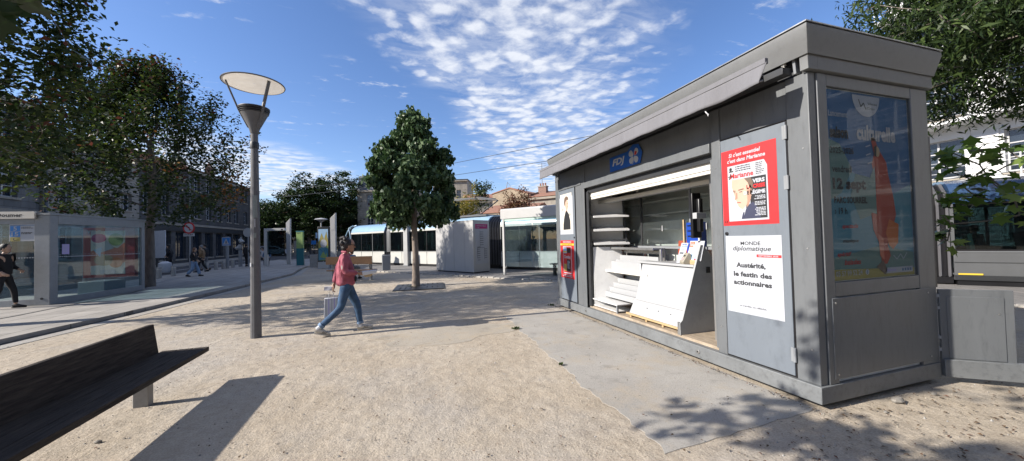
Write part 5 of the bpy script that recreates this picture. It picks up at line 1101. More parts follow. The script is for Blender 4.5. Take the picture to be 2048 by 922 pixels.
H2 = house('terraced_house','pale stone house just left of the grey drainpipe, second of the far row',(-19.3,28.05,.1),RW,8.2,9,8.6,2,2.7,'ashlar',chim=[(.8,4,2.2)])
H3 = house('terraced_house','low dark grey stone house behind the left tree crown, middle of the far row',(-19.5,36.3,.1),RW,7.5,9,8.2,1,2.5,'ashlar_shade',shop=True,rh=1.5)
H4 = house('terraced_house','stone house with dark shopfronts behind the tall sign pole',(-19.3,43.85,.1),RW,9.8,9,9.2,2,2.45,'ashlar_shade',shop=True,chim=[(7,4,2.)])
H5 = house('terraced_house','end house of the far street row with chimney beside the street lamp',(-19.5,53.7,.1),RW,9,9,9.4,2,3.0,'ashlar_shade',shop=True,chim=[(4.5,4,2.6)])
m = MB(); m.cyl((-19.15,28.03,.1),(-19.15,28.03,8.6),.07,'zinc'); tag(m.build('drainpipe'),'grey drainpipe between the first two stone houses','drainpipe')
p = DP(716,480,61)
HB = house('town_house','tall stone house with dark mansard roof half hidden behind the clipped lime tree',(p.x,p.y,0),FACE-.06,8.6,9,10.4,2,2.9,'ashlar',mans=2.6,chim=[(2.3,2.5,2.2)])
p = DP(868,480,66)
HC = house('town_house','blank brick-topped stone tower house showing right of the clipped lime tree crown',(p.x,p.y,0),FACE-.03,6.3,8,12.6,2,3.1,'ashlar',roof='zinc',rh=.3,ww=.8)
p = DP(925,480,60)
HD = house('low_house','low house with red tiled roof just above the tram roof',(p.x,p.y,0),FACE,5,8,8.0,1,2.5,'ashlar',rh=1.6,chim=[])
p = DP(1058,480,44)
HE = house('stone_house','sunlit rubble stone house with chimneys above the tram stop shelter',(p.x,p.y,0),FACE-.55,6.6,9,6.5,1,2.2,'ashlar',rh=1.2,chim=[(.6,3,1.6),(3.6,4.5,1.2)],ww=.9,wh=1.1)
m = MB(); m.raw([(-.004,-.0,0),(-.004,12,0),(-.004,12,7.7),(-.004,5.,8.0),(-.004,0,6.9)],[(0,1,2,3,4)],'rubble'); m.raw([(-5.2,-.01,0),(-.01,-.01,0),(-.01,-.01,7.0),(-2.6,-.01,7.9),(-5.2,-.01,7.4)],[(0,1,2,3,4)],'rubble'); m.box(-5.2,-.02,0,8,0,7.0,'rubble'); m.prism([(-5.4,7.35),(-5.2,7.5),(-2.6,8.05),(.05,7.15),(.05,7.0),(-2.6,7.9)],'y',-.1,8,'tile'); gw = m.build('gable_wing', HE, smooth=0)
m = MB(); m.tube([(-3.9,1,7.6),(-3.5,1,8.9),(-2.8,1,8.0)],.05,6,'shutter'); m.box(-3.85,-3.0,1,1.03,7.9,8.1,'shutter'); m.build('skylight', HE)
m = MB(); m.cyl((.5,3,8.5),(.5,3,11.2),.03,'dark',n=5); [m.cyl((-.1+.0*k,3,10.2+.3*k),(1.1,3,10.2+.3*k),.015,'dark',n=4) for k in range(4)]; m.build('aerial', HE)
p = DP(965,480,40)
HF = house('low_house','low shed-like house with a dark sloping tiled roof beneath the pantograph',(p.x,p.y,0),FACE-.4,6,7,4.4,1,3,'rubble',rh=1.2,gf=2.2,ww=.7,wh=.7)
p = DP(1108,480,52)
HG = house('town_house','distant cream house at the left edge of the kiosk roof',(p.x,p.y,0),FACE-.2,10,9,6.4,1,3,'ashlar',rh=1.6)
# filler row beyond the evergreens
p = DP(425,480,88)
HH = house('town_house','dim house row behind the dark evergreen trees',(p.x,p.y,0),FACE,34,9,8.6,2,3.2,'ashlar2',shop=True,chim=[(6,4,2),(20,4,2)])
# white apartment block on the right
t = thing('apartment_block','bright white apartment block with railed balconies behind the tram on the right','apartment block',(26,-10,0),R(-90))
# local x runs towards -Y, front (-y) faces -X after turning; place by mirrored span
t.rotation_euler = (0,0,R(-90)); t.location = (26, 12.3, 0)
m = MB(); ops = []
for f_ in range(5):
    for k in range(10): ops.append((.6+3.1*k, 1.0+3.0*f_, 1.9, 1.9))
facade(m, 32, 16, ops, 'whitewall'); m.poly([(0,0,0),(0,12,0),(0,12,16),(0,0,16)],'whitewall'); m.poly([(0,0,16),(32,0,16),(32,12,16),(0,12,16)],'whitewall'); m.box(.2,31.8,.5,.55,0,15.8,'greyboard'); m.build('wall', t, smooth=0)
for o in ops: window(t, o[0], o[1], o[2], o[3], 'white')
m = MB()
for f_ in range(5):
    z = .45+3.0*f_; m.box(0,32,-1.3,0,z,z+.16,'whitewall')
m.build('balcony_slab', t)
m = MB()
for f_ in range(5):
    z = .61+3.0*f_
    for hz in (.25,.5,.75,1.0): m.box(0,32,-1.28,-1.26,z+hz,z+hz+.03,'steel')
    for k in range(22): m.box(1.5*k,1.5*k+.04,-1.29,-1.25,z,z+1.03,'whitewall')
m.build('balcony_rail', t)
for f_ in range(5):
    for k in range(0,10,2):
        m = MB(); m.box(2.68+3.1*k,2.72+3.1*k,-.06,-.01,1.05+3.0*f_,3.0+3.0*f_,'whitewall'); m.box(3.53+3.1*k,3.57+3.1*k,-.06,-.01,1.05+3.0*f_,3.0+3.0*f_,'whitewall')
        for j in range(7): m.box(2.7+3.1*k,3.55+3.1*k,-.05,-.01,1.1+3.0*f_+.26*j,1.3+3.0*f_+.26*j,'whitewall')
        m.build('shutter', t)
t2 = house('town_house','long dark stone house behind the viewer mirrored in the kiosk poster glass',(-14,-26,0),0,44,8,10,2,3.0,'ashlar2'); t2.rotation_euler = (0,0,R(180)); t2.location = (30,-22,0)

# ------------------------------------------------------------------ trees
def leafcloud(name, parent, C, S, mats, flat=.5, asp=.55, bend=.25, droop=0., lobed=False):
    """C (n,3) leaf centres, S (n,) sizes, mats list of (material, bool mask)"""
    n_ = len(C); nrm = rng.normal(size=(n_,3)); nrm[:,2] = np.abs(nrm[:,2])+flat; nrm /= np.linalg.norm(nrm,axis=1)[:,None]
    a = np.cross(nrm, rng.normal(size=(n_,3))); a[:,2] -= droop; a /= np.linalg.norm(a,axis=1)[:,None]; b = np.cross(nrm, a); b /= np.linalg.norm(b,axis=1)[:,None]
    S = S[:,None]
    if lobed:
        prof = [(-1,0),(-.35,-.35),(-.55,-.85),(-.05,-.55),(.35,-.80),(.45,-.32),(1,0),(.45,.32),(.35,.80),(-.05,.55),(-.55,.85),(-.35,.35)]
        k = len(prof); V = np.stack([C + a*(S*p_) + b*(S*q_) - nrm*(S*bend*(q_*q_+.3*p_*p_)) for p_, q_ in prof], 1)
    else:
        k = 4; V = np.stack([C-a*S, C+b*S*asp+nrm*S*bend*.5, C+a*S-nrm*S*bend, C-b*S*asp+nrm*S*bend*.2], 1)
    me = bpy.data.meshes.new(name); V = V.reshape(-1,3)
    me.vertices.add(len(V)); me.vertices.foreach_set('co', V.astype(np.float32).ravel()); me.loops.add(n_*k); me.loops.foreach_set('vertex_index', np.arange(n_*k, dtype=np.int32))
    me.polygons.add(n_); me.polygons.foreach_set('loop_start', np.arange(0, n_*k, k, dtype=np.int32)); me.polygons.foreach_set('loop_total', np.full(n_, k, dtype=np.int32))
    mi = np.zeros(n_, dtype=np.int32)
    for i, (mm, mask) in enumerate(mats): me.materials.append(M[mm]); mi[mask] = i
    me.polygons.foreach_set('material_index', mi); me.update(); me.validate()
    o = bpy.data.objects.new(name, me); col.objects.link(o); o.parent = parent; return o
def skeleton(parent, clusters, base_pts, r0, mat, seed=1, rmin=.008, wob=.12):
    """every cluster is joined to the nearest node nearer to the trunk; radii follow the load"""
    rr = np.random.default_rng(seed); nodes = [np.array(p_, float) for p_ in base_pts]; par = [-1]+list(range(len(base_pts)-1)); load = [0.]*len(nodes)
    top_ = nodes[-1]; order = sorted(range(len(clusters)), key=lambda i: np.linalg.norm(clusters[i]-nodes[-1])); nb = len(nodes)
    for i in order:
        c = clusters[i]; N_ = np.array(nodes); d_ = np.linalg.norm(N_-c, axis=1); d_ = d_ + np.where(np.arange(len(N_)) < nb-3, 5, 0) + np.maximum(0, N_[:,2]-c[2])*1.5
        j = int(np.argmin(d_)); L_ = np.linalg.norm(c-nodes[j])
        if L_ > .5:
            mid = (nodes[j]+c)/2 + rr.normal(size=3)*wob*L_*.5; nodes.append(mid); par.append(j); load.append(0.); j = len(nodes)-1
        nodes.append(c.copy()); par.append(j); load.append(1.)
    for i in range(len(nodes)-1, 0, -1): load[par[i]] += load[i]
    tot = max(load); m = MB()
    for i in range(nb, len(nodes)):
        ra = max(rmin, r0*.75*(load[i]/tot)**.5); rb_ = max(rmin, min(r0*.7, r0*.75*((load[i]+load[par[i]]*.3)/tot)**.5)); m.tube([nodes[par[i]], nodes[i]], [rb_, ra*.85], 5, mat, caps=False)
    m.build('branches', parent, smooth=60)
def trunk(parent, pts, rads, mat, n=12):
    m = MB(); m.tube(pts, rads, n, mat); o = m.build('trunk', parent, smooth=60)
    return o
def tree(name, label, loc, base, r0, clusters, cs, lpc, ls, mats_fn, bark='bark', elong=None, group=None, flat=.5, asp=.55, droop=0., lobed=False, seed=1, cat='tree', bend=.25):
    t = thing(name, label, cat, loc, 0, group); clusters = np.array(clusters)
    n_ = len(base); trunk(t, base, [r0*(1.25 if i == 0 else 1-.45*i/(n_-1)) for i in range(n_)], bark)
    skeleton(t, clusters, base, r0*.62, bark, seed)
    C = np.repeat(clusters, lpc, axis=0); off = rng.normal(size=C.shape)*np.asarray(cs)
    if elong is not None:
        dirs = clusters - np.array(elong[0]); dirs /= np.linalg.norm(dirs,axis=1)[:,None]; dd = np.repeat(dirs, lpc, axis=0); off = off + dd*(rng.uniform(-1,1,size=(len(C),1))*elong[1])
    C = C+off; S = ls*rng.uniform(.6,1.3,len(C)); leafcloud('crown', t, C, S, mats_fn(C), flat, asp, bend, droop, lobed); return t
def ellclusters(n_, c, r_, power=.45, seed=3, zmin=None, noise=.35, cond=None):
    rr = np.random.default_rng(seed); out = []
    ph = rr.uniform(0, 6.28, 8)
    while len(out) < n_:
        v = rr.normal(size=3); v /= np.linalg.norm(v); th = math.atan2(v[1], v[0])
        k = 1 + noise*(.5*math.sin(3*th+ph[0]+4*v[2])+.5*math.sin(5*th+ph[1]-3*v[2]))
        q = np.array(c) + v*np.array(r_)*k*rr.uniform(0,1)**power
        if zmin is not None and q[2] < zmin: continue
        if cond is not None and not cond(q): continue
        out.append(q)
    return out
# clipped lime tree in the middle: teardrop crown
def lime_cl(n_):
    rr = np.random.default_rng(5); out = []
    lumps = []
    while len(out) < n_:
        z = rr.uniform(2.25, 5.86); u = (z-2.2)/3.70
        R_ = 1.72*min(1, (u/.16)**.5)*(1-max(0, (u-.22)/.80))**.80 if u > 0 else 0
        th = rr.uniform(0, 6.28); R_ *= 1+.10*math.sin(3*th+2.2*z)+.08*math.sin(7*th-3*z)+.06*math.sin(11*th+7*z)
        q = rr.uniform(0,1)**.30*R_*.97
        for _ in range(5): out.append((q*math.cos(th)+rr.normal()*.11, q*math.sin(th)+rr.normal()*.11, z+rr.normal()*.11))
    return out
tree('lime_tree','clipped teardrop-shaped lime tree with dense glossy leaves standing in a square grate',(.635,12.953,0),[(0,0,-.05),(.01,.02,1.0),(-.02,0,2.1),(0,.03,3.4),(.02,0,4.8),(0,0,5.7)],.115,lime_cl(620),(.085,.085,.085),66,.074,
     lambda C: [('leaf_lime', np.ones(len(C), bool))], 'barkpale', flat=.15, asp=.72, droop=.9, bend=.5)
t = thing('tree_grate','dark square iron grate with soil round the foot of the clipped lime tree','tree grate',(.75,12.72,0),R(-6))
m = MB(); m.box(-.78,.78,-.78,.78,.0,.014,'dark')
for k in range(9): m.box(-.75+.17*k,-.75+.17*k+.13,-.75,-.13,.0,.03,'dark'); m.box(-.75+.17*k,-.75+.17*k+.13,.38,.75,.0,.03,'dark')
m.box(-.75,-.25,-.13,.38,0,.028,'dark'); m.box(.18,.75,-.13,.38,0,.028,'dark'); m.build('grille', t); m = MB(); m.box(-.8,.8,-.8,-.75,0,.03,'dark'); m.box(-.8,.8,.75,.8,0,.03,'dark'); m.box(-.8,-.75,-.75,.75,0,.03,'dark'); m.box(.75,.8,-.75,.75,0,.03,'dark'); m.build('rim', t)
tuft(.45, 12.9, .22, 160, 'weeds at the foot of the clipped lime tree')
def maple_mats(C, c0, rr_, zt, pr=.8, og=.45):
    d_ = np.sqrt(((C[:,0]-c0[0])/rr_)**2+((C[:,1]-c0[1])/rr_)**2); edge = np.clip((d_-.55)/.6,0,1)+np.clip((C[:,2]-zt)/2.2,0,1)
    u = rng.uniform(0,1,len(C)); red = u < edge*pr*.75; org = (~red) & (C[:,2] < 4.4) & (d_ > .8) & (C[:,0]+C[:,1]*-.3 > 1.6) & (rng.uniform(0,1,len(C)) < og)
    return [('leaf_maple', ~(red|org)), ('leaf_red', red), ('leaf_orange', org)]
def vase(n_, zb, zt, rb_, rt_, seed, sq=1.):
    rr = np.random.default_rng(seed); out = []
    while len(out) < n_:
        u = rr.uniform(0,1)**.8; z = zb+(zt-zb)*u; th = rr.uniform(0,6.28)
        Rm = (rb_+(rt_-rb_)*min(1,u/.3)) * (1-max(0,(u-.3)/.7)**1.5*.88); Rm *= 1+.16*math.sin(4*th+5*u+seed)+.12*math.sin(9*th+seed*2)
        q = rr.uniform(0.02,1)**.5*Rm; out.append((q*math.cos(th), q*math.sin(th), z + .35*q/ max(Rm,.1)*rr.uniform(-.2,1)))
    return out
T1 = (-9.03, 17.5, .085)
tree('maple_tree','maple with reddening vase-shaped crown and clear trunk right of the bus shelter',T1,[(0,0,-.1),(.03,0,1.1),(.0,.05,2.2),(.05,.1,3.0),(.1,.1,4.2),(0,.1,5.6)],.17,[(x_, y_*.72, z_) for x_, y_, z_ in vase(440,2.7,8.2,2.7,3.8,3)]+ellclusters(120,(-2.0,.3,6.5),(1.7,1.2,2.2),.5,91),(.14,.14,.10),62,.066,
     lambda C: maple_mats(C,(0,0),3.4,7.0,.42), 'bark', elong=((0,0,1.2),.62), flat=.6, asp=.6, seed=4, group=None)
T2 = (-8.75, 10.1, .085)
tree('maple_tree','tall maple whose green and bronze crown fills the upper left corner',T2,[(0,0,-.1),(.02,0,1.2),(.0,.05,2.5),(.05,.1,4.0),(.1,.1,5.5),(0,.1,7.)],.19,[(x_, y_*.92, z_) for x_, y_, z_ in vase(520,3.0,10.0,2.2,2.8,8)],(.15,.15,.11),60,.068,
     lambda C: maple_mats(C,(0,0),3.0,9.4,.30,0.), 'bark', elong=((0,0,1.6),.62), flat=.6, asp=.6, seed=5)
# tree just outside the frame whose foliage tips hang into the corner and whose shade falls at lower right
cl = []; rq = np.random.default_rng(77)
for k in range(460):
    tx, ty = rq.uniform(1.9, 7.6), rq.uniform(-1.6, 1.82)
    if ty > 1.45 + .25*math.sin(tx*2.3+1) or math.sin(tx*2.1+ty*1.7)*math.sin(ty*2.9-tx*.8) > .72: continue
    sx0 = rq.uniform(-5.6, -2.9); tt = (tx-sx0)/ld.x; cl.append(np.array((sx0+3.9, ty-ld.y*tt-.45, -ld.z*tt)))
for tx, ty, tz in [(2.35,2.45,0),(2.5,2.40,0),(2.45,2.58,0),(2.95,2.35,0),(3.1,2.45,0),(3.25,2.35,0),(3.0,2.15,0),(2.7,2.12,0),(3.5,2.26,.45),(3.5,2.22,.75)]:
    sx0 = -3.0; tt = (tx-sx0)/ld.x; cl.append(np.array((sx0+3.9, ty-ld.y*tt-.45, tz-ld.z*tt)))
cl = cl + [np.array(q) for q in [(2.22,1.55,2.72),(2.14,1.70,2.76),(2.16,1.62,2.68),(2.05,1.6,2.80),(2.2,1.5,2.80),(1.95,1.7,2.92),(1.9,1.5,2.95),(1.6,1.2,3.3),(1.2,.8,3.6)]]
tree('plane_tree','near tree whose dark large leaves hang into the top left corner',(-3.9,.45,0),[(-1.6,-.6,-.1),(-1.55,-.6,1.5),(-1.3,-.6,2.8),(-.8,-.7,3.9),(-.4,-.8,4.8)],.16,cl,(.13,.13,.10),15,.085,
     lambda C: [('leaf_dark', C[:,0] < 99)], 'bark', flat=.8, asp=.8, lobed=True, seed=9)
# narrow-leaved tree behind the kiosk, right
RT = (10.4,2.75,0)
cl = ellclusters(620, (.1,.5,6.1), (2.8,2.9,2.7), .42, 31, zmin=3.4, noise=.22, cond=lambda q: math.degrees(math.atan2(10.4+q[0], 2.75+q[1])) > 62.6+max(0,q[2]-7)*1.0)
tree('bamboo_leaved_tree','broad tree with narrow pointed leaves overhanging the kiosk roof on the right',RT,[(0,0,-.1),(.05,0,1.3),(0,.1,2.6),(.1,0,4.0),(.1,.1,5.4),(0,0,6.8)],.17,cl,(.22,.22,.18),100,.078,
     lambda C: [('leaf_bamboo', np.ones(len(C),bool)&~((C[:,0]<-1.4)&(C[:,2]>6.3)&(rng.uniform(0,1,len(C))<.6))), ('leaf_tips', (C[:,0]<-1.4)&(C[:,2]>6.3)&(rng.uniform(0,1,len(C))<.6))], 'bark', flat=.1, asp=.22, droop=.5, seed=12, bend=.3)
# young maple reaching in from the right
def xp(px_, py_, X0):
    d_ = fw + rt*((px_-1024)/725) + up*((461-py_)/725); return Vector((0,0,1.55))+d_*(X0/d_.x)
MB0 = Vector((8.6,1.0,0)); pts_ = []
for i, (a, b) in enumerate([(1890,300),(1915,310),(1940,302),(1965,300),(1990,292),(2015,300),(2040,318),(1880,322),(1905,345),(1925,372),(1950,362),(1975,352),(2000,372),(2025,375),(1950,392),(1975,398),(2005,405),(2030,402),(1880,400),(1905,395),(1888,432),(1902,448),(1880,470),(1895,482),(1925,410),(2040,430),(1960,330)]):
    pts_.append(np.array(xp(a, b, 6.3+.5*random.random()) - MB0))
tree('maple_sapling','young maple spray with big bright lobed leaves reaching in from the right edge',tuple(MB0),[(0,0,-.05),(-.1,.1,.6),(-.2,.3,1.2),(-.5,.6,1.6),(-.9,.8,1.9)],.03,pts_,(.08,.08,.06),5,.088,
     lambda C: [('leaf_bright', np.ones(len(C),bool)&(rng.uniform(0,1,len(C))>.08)), ('leaf_maple', rng.uniform(0,1,len(C))<.15)], 'bark', flat=.7, lobed=True, seed=13)
# dark evergreens in the background
ev = [(432,66,10.5,4.6,'dark evergreen farthest left, behind the tall sign pole'),(470,62,9.8,4.6,'low dark evergreen left of the street lamp'),(560,66,9.6,5.2,'dark evergreen between the lamp and the tall evergreens'),(618,60,12.8,4.6,'tall spreading evergreen, left of the two tallest'),(680,62,13.8,4.9,'tall spreading evergreen beside the town house, the tallest dark tree'),(520,58,8.0,4.0,'dark evergreen directly behind the street lamp'),(640,72,11.5,6.0,'dark evergreen mass behind the two tallest evergreens'),(708,70,9.5,4.2,'dark evergreen touching the town house corner')]
for i, (px_, dep, h, rad, lb) in enumerate(ev):
    p = DP(px_, 480, dep); zc_ = h*.56
    tree('evergreen_tree',lb,(p.x,p.y,0),[(0,0,-.1),(0,.1,2),(.1,0,4),(0,0,h*.8)],.35,ellclusters(260,(0,0,zc_),(rad,rad,h*.46),.38,40+i,noise=.22),(.42,.42,.26),52,.20,
         lambda C: [('leaf_dark', np.ones(len(C),bool))], 'bark', flat=.8, asp=.6, seed=50+i, group='evergreens beyond the crossing')
p = DP(948,480,36)
tree('small_tree','yellow-green tree with loose crown above the tram near the pantograph',(p.x,p.y,0),[(0,0,-.1),(0,.1,1.5),(.1,0,3),(0,0,5.3)],.12,ellclusters(95,(-.9,0,4.6),(2.0,1.7,1.5),.5,61)+ellclusters(40,(.9,0,6.4),(1.0,.9,1.1),.6,62),(.22,.22,.18),26,.11,lambda C: [('leaf_yellow', C[:,0]<.3),('leaf_maple',C[:,0]>=.3)],'bark',seed=60)
p = DP(1040,480,33)
tree('small_tree','bronze-brown tree with dense crown before the rubble stone house',(p.x,p.y,0),[(0,0,-.1),(0,.1,1.5),(.1,0,3),(0,0,4.8)],.12,ellclusters(120,(0,0,4.3),(1.75,1.6,1.5),.45,71),(.22,.22,.18),28,.11,lambda C: [('leaf_brown', np.ones(len(C),bool))],'bark',seed=70)
p = DP(442,480,40)
# unseen tree added behind the viewer to keep sky light off the kiosk end
tree('plane_tree','unseen tree added behind the viewer, shading the kiosk end and reflected in its glass',(6.5,-6.5,0),[(0,0,-.1),(0,.1,2),(.1,0,4),(0,0,6)],.2,ellclusters(420,(0,0,5.6),(5.6,3.0,3.9),.45,81),(.38,.38,.28),34,.20,lambda C: [('leaf_dark', np.ones(len(C),bool))],'bark',seed=80)
# ------------------------------------------------------------------ people
def skinobj(name, J, E_, mat, parent=None, sub=2, root=None, xf=None):
    """J: name -> (x,y,z,r[,r2]); E_: pairs; returns a baked continuous skinned mesh (bmesh data as lists)"""
    ks = list(J); me = bpy.data.meshes.new('tmp'); me.from_pydata([J[k][:3] for k in ks], [(ks.index(a), ks.index(b)) for a, b in E_], [])
    o = bpy.data.objects.new('tmp', me); col.objects.link(o); md = o.modifiers.new('s', 'SKIN'); md.use_smooth_shade = True
    for i, k in enumerate(ks):
        r_ = J[k][3]; r2 = J[k][4] if len(J[k]) > 4 else r_; me.skin_vertices[0].data[i].radius = (r_, r2); me.skin_vertices[0].data[i].use_root = (k == (root or ks[0]))
    sb = o.modifiers.new('u', 'SUBSURF'); sb.levels = sub; sb.render_levels = sub
    dg = bpy.context.evaluated_depsgraph_get(); ev_ = o.evaluated_get(dg); m2 = ev_.to_mesh()
    v = [tuple(p_.co) for p_ in m2.vertices]; f = [tuple(p_.vertices) for p_ in m2.polygons]; ev_.to_mesh_clear(); bpy.data.objects.remove(o); bpy.data.meshes.remove(me)
    return v, f
def chain(*ks): return [(a, b) for a, b in zip(ks[:-1], ks[1:])]
def hand(m, wrist, dirv, palmn, mat, side=1, curl=.5, s=1.):
    """palm, four fingers of unequal length and a thumb from the side of the palm"""
    d_ = Vector(dirv).normalized(); n_ = Vector(palmn); n_ = (n_ - d_*n_.dot(d_)).normalized(); sd_ = d_.cross(n_)*side; w_ = Vector(wrist)
    m.tube([w_-d_*.02*s, w_+d_*.02*s, w_+d_*.055*s, w_+d_*.085*s], [.024*s,.030*s,.034*s,.028*s], 8, mat)
    for k, ln in enumerate((.068,.078,.072,.056)):
        b0 = w_+d_*.08*s + sd_*(.026-.0175*k)*s; a1 = curl; p1 = b0 + (d_*math.cos(a1)+n_*math.sin(a1))*ln*.45*s; p2 = p1 + (d_*math.cos(a1*2)+n_*math.sin(a1*2))*ln*.33*s; p3 = p2 + (d_*math.cos(a1*2.8)+n_*math.sin(a1*2.8))*ln*.25*s
        m.tube([b0-d_*.015*s, b0, p1, p2, p3], [.008*s,.0095*s,.009*s,.008*s,.006*s], 6, mat)
    b0 = w_+d_*.03*s+sd_*.028*s; p1 = b0+(d_*.7+sd_*.6+n_*.3)*.035*s; p2 = p1+(d_*.8+sd_*.1+n_*.5)*.03*s; m.tube([b0-sd_*.01*s, b0, p1, p2], [.012*s,.012*s,.010*s,.007*s], 6, mat)
def headgeo(m, c, yaw, mat, s=1., tilt=0.):
    T_ = Matrix.Translation(c) @ Matrix.Rotation(yaw, 4, 'Z') @ Matrix.Rotation(tilt, 4, 'Y'); old = m.T; m.T = T_ if old is None else old @ T_
    m.ell((0,0,.015*s),(.092*s,.074*s,.112*s),mat,18,12); m.ell((.028*s,0,-.055*s),(.060*s,.052*s,.058*s),mat,14,9)   # skull, jaw
    m.ell((.088*s,0,-.010*s),(.016*s,.012*s,.024*s),mat,8,6); m.ell((.098*s,0,-.022*s),(.012*s,.013*s,.010*s),mat,8,6)   # nose
    for y in (-.073,.073): m.ell((-.004*s,y*s,-.008*s),(.016*s,.008*s,.028*s),mat,8,6)
    m.ell((.080*s,0,-.058*s),(.010*s,.022*s,.007*s),'i_coral',8,6)
    for y in (-.03,.03): m.ell((.080*s,y*s,.016*s),(.008*s,.012*s,.007*s),'i_white',8,6); m.ell((.0865*s,y*s,.016*s),(.003*s,.006*s,.006*s),'i_black',6,4)
    m.T = old
from mathutils import noise as mn
SUBL = [3]
def folds(v, a, s_):
    out = []
    for p_ in v:
        q = Vector((p_[0]*s_*1.4, p_[1]*s_*1.4, p_[2]*s_*.8)); n_ = mn.noise_vector(q); k = abs(mn.noise(q*1.7))
        out.append((p_[0]+n_.x*a*.6-k*a*.3*(1 if p_[0] > 0 else -1), p_[1]+n_.y*a*.6, p_[2]+n_.z*a*.4))
    return out
def human(label, loc, yaw, J, skin='skin2', top=None, bottom=None, hair='hair', shoe='cloth_black', hairfn=None, s=1., fat=1., cat='person', extra=None, sleeve=True, long=False, group=None, handpose=None):
    t = thing('person', label, cat, loc, yaw, group); t.scale = (s,)*3
    E_ = chain('pelvis','belly','chest','neck','headb') + chain('chest','shR','elR','wrR') + chain('chest','shL','elL','wrL') + chain('pelvis','hiR','knR','anR') + chain('pelvis','hiL','knL','anL')
    rad = dict(pelvis=.115,belly=.105,chest=.12,neck=.048,headb=.05,shR=.055,shL=.055,elR=.038,elL=.038,wrR=.026,wrL=.026,hiR=.080,hiL=.080,knR=.052,knL=.052,anR=.036,anL=.036)
    B = {k: (*J[k], rad[k]) for k in rad}
    v, f = skinobj('body', B, E_, skin, root='pelvis'); m = MB(); m.raw(v, f, skin)
    headgeo(m, J['head'], J.get('hyaw', 0), skin, 1., J.get('tilt', 0))
    for sd_, w_, e_ in ((-1,'wrR','elR'),(1,'wrL','elL')):
        d_ = Vector(J[w_])-Vector(J[e_]); pn = (handpose or {}).get(w_, (0,-sd_,0)); hand(m, J[w_], d_, pn, skin, side=sd_, curl=J.get('curl', .5))
    # feet (inside shoes)
    body = m.build('body', t, smooth=60)
    # trousers
    fr_ = fat; T_ = {'pelvis': (*J['pelvis'], .145*fr_), 'waist': (J['pelvis'][0]*.5+J['belly'][0]*.5, 0, (J['pelvis'][2]+J['belly'][2])/2, .130*fr_)}
    wd = 1.75 if long else 1.
    for q in 'RL':
        T_['hi'+q] = (*J['hi'+q], .098*fr_); T_['kn'+q] = (*J['kn'+q], .066*fr_*(1.3 if long else 1)); a = Vector(J['an'+q]); k = Vector(J['kn'+q]); mid = k.lerp(a, .5); T_['cf'+q] = (*mid, .060*fr_*(1.5 if long else 1)); b_ = k.lerp(a, .93); T_['an'+q] = (*b_, .047*fr_*wd)
    v, f = skinobj('trousers', T_, chain('waist','pelvis')+chain('pelvis','hiR','knR','cfR','anR')+chain('pelvis','hiL','knL','cfL','anL'), bottom, root='pelvis', sub=SUBL[0]); m = MB(); m.raw(folds(v, .010, 9.), f, bottom); m.build('trousers', t, smooth=60)
    # jacket
    jt = J.get('jfat', 1.); T_ = dict(hem=(J['pelvis'][0]-.01,0,J['pelvis'][2]-.05,.165*jt,.175*jt), hip=(J['pelvis'][0]-.01,0,J['pelvis'][2]+.08,.155*jt,.165*jt), belly=(*J['belly'],.150*jt,.165*jt), chest=(*J['chest'],.150*jt,.165*jt), neck=(J['neck'][0],0,J['neck'][2]-.03,.062))
    for q in 'RL': T_['sh'+q] = (*J['sh'+q],.078*jt); T_['el'+q] = (*J['el'+q],.066*jt); e_ = Vector(J['el'+q]).lerp(Vector(J['wr'+q]), .90 if sleeve else .3); T_['wr'+q] = (*e_, .042*jt)
    v, f = skinobj('jacket', T_, chain('hem','hip','belly','chest','neck')+chain('chest','shR','elR','wrR')+chain('chest','shL','elL','wrL'), top, root='chest', sub=SUBL[0]); m = MB(); m.raw(folds(v, .024, 8.), f, top); m.build('jacket', t, smooth=60)
    # shoes
    for q in 'RL':
        a = Vector(J['an'+q]); tdir = Vector(J['toe'+q])-a; tl = Vector((tdir.x, tdir.y, tdir.z)); yv = Vector((0,0,1)).cross(tl).normalized(); upv = tl.cross(yv).normalized()
        if upv.z < 0: upv = -upv
        heel = Vector(J.get('heel'+q, a-Vector((.06,0,.06)))); toe = Vector(J['toe'+q]); ax = (toe-heel); Ln = ax.length; ax.normalize(); yv = Vector((0,0,1)).cross(ax).normalized(); uv_ = ax.cross(yv).normalized()
        Tm = Matrix(((ax.x,yv.x,uv_.x,heel.x),(ax.y,yv.y,uv_.y,heel.y),(ax.z,yv.z,uv_.z,heel.z),(0,0,0,1))); m = MB(); m.T = Tm
        secs = [(.0,.030,.012,.075),(.05,.038,.0,.090),(.10,.038,.0,.085),(.15,.043,.0,.062),(.20,.045,.0,.05),(Ln-.02,.036,.004,.038),(Ln,.018,.010,.026)]; v = []; f = []; n_ = 10
        for x, hw_, zl, zh in secs:
            for k in range(n_):
                a_ = 2*math.pi*k/n_; cz = (zl+zh)/2; v.append((x, hw_*math.cos(a_), cz+(zh-zl)/2*math.copysign(abs(math.sin(a_))**.6, math.sin(a_))))
        for i in range(len(secs)-1):
            for k in range(n_): k2 = (k+1)%n_; f.append((i*n_+k,i*n_+k2,(i+1)*n_+k2,(i+1)*n_+k))
        f += [tuple(range(n_)), tuple(range((len(secs)-1)*n_, len(secs)*n_))]; m.raw(v, f, shoe)
        if J.get('stripes'):
            for sx_ in (.10,.125,.15): 
                for sg in (-1,1): m.raw([(sx_,sg*.0445,.015),(sx_+.010,sg*.0445,.015),(sx_+.035,sg*.040,.055),(sx_+.025,sg*.040,.055)],[(0,1,2,3)],'i_black')
        m.T = Tm; sh_ = m.build('shoe', t, smooth=50)
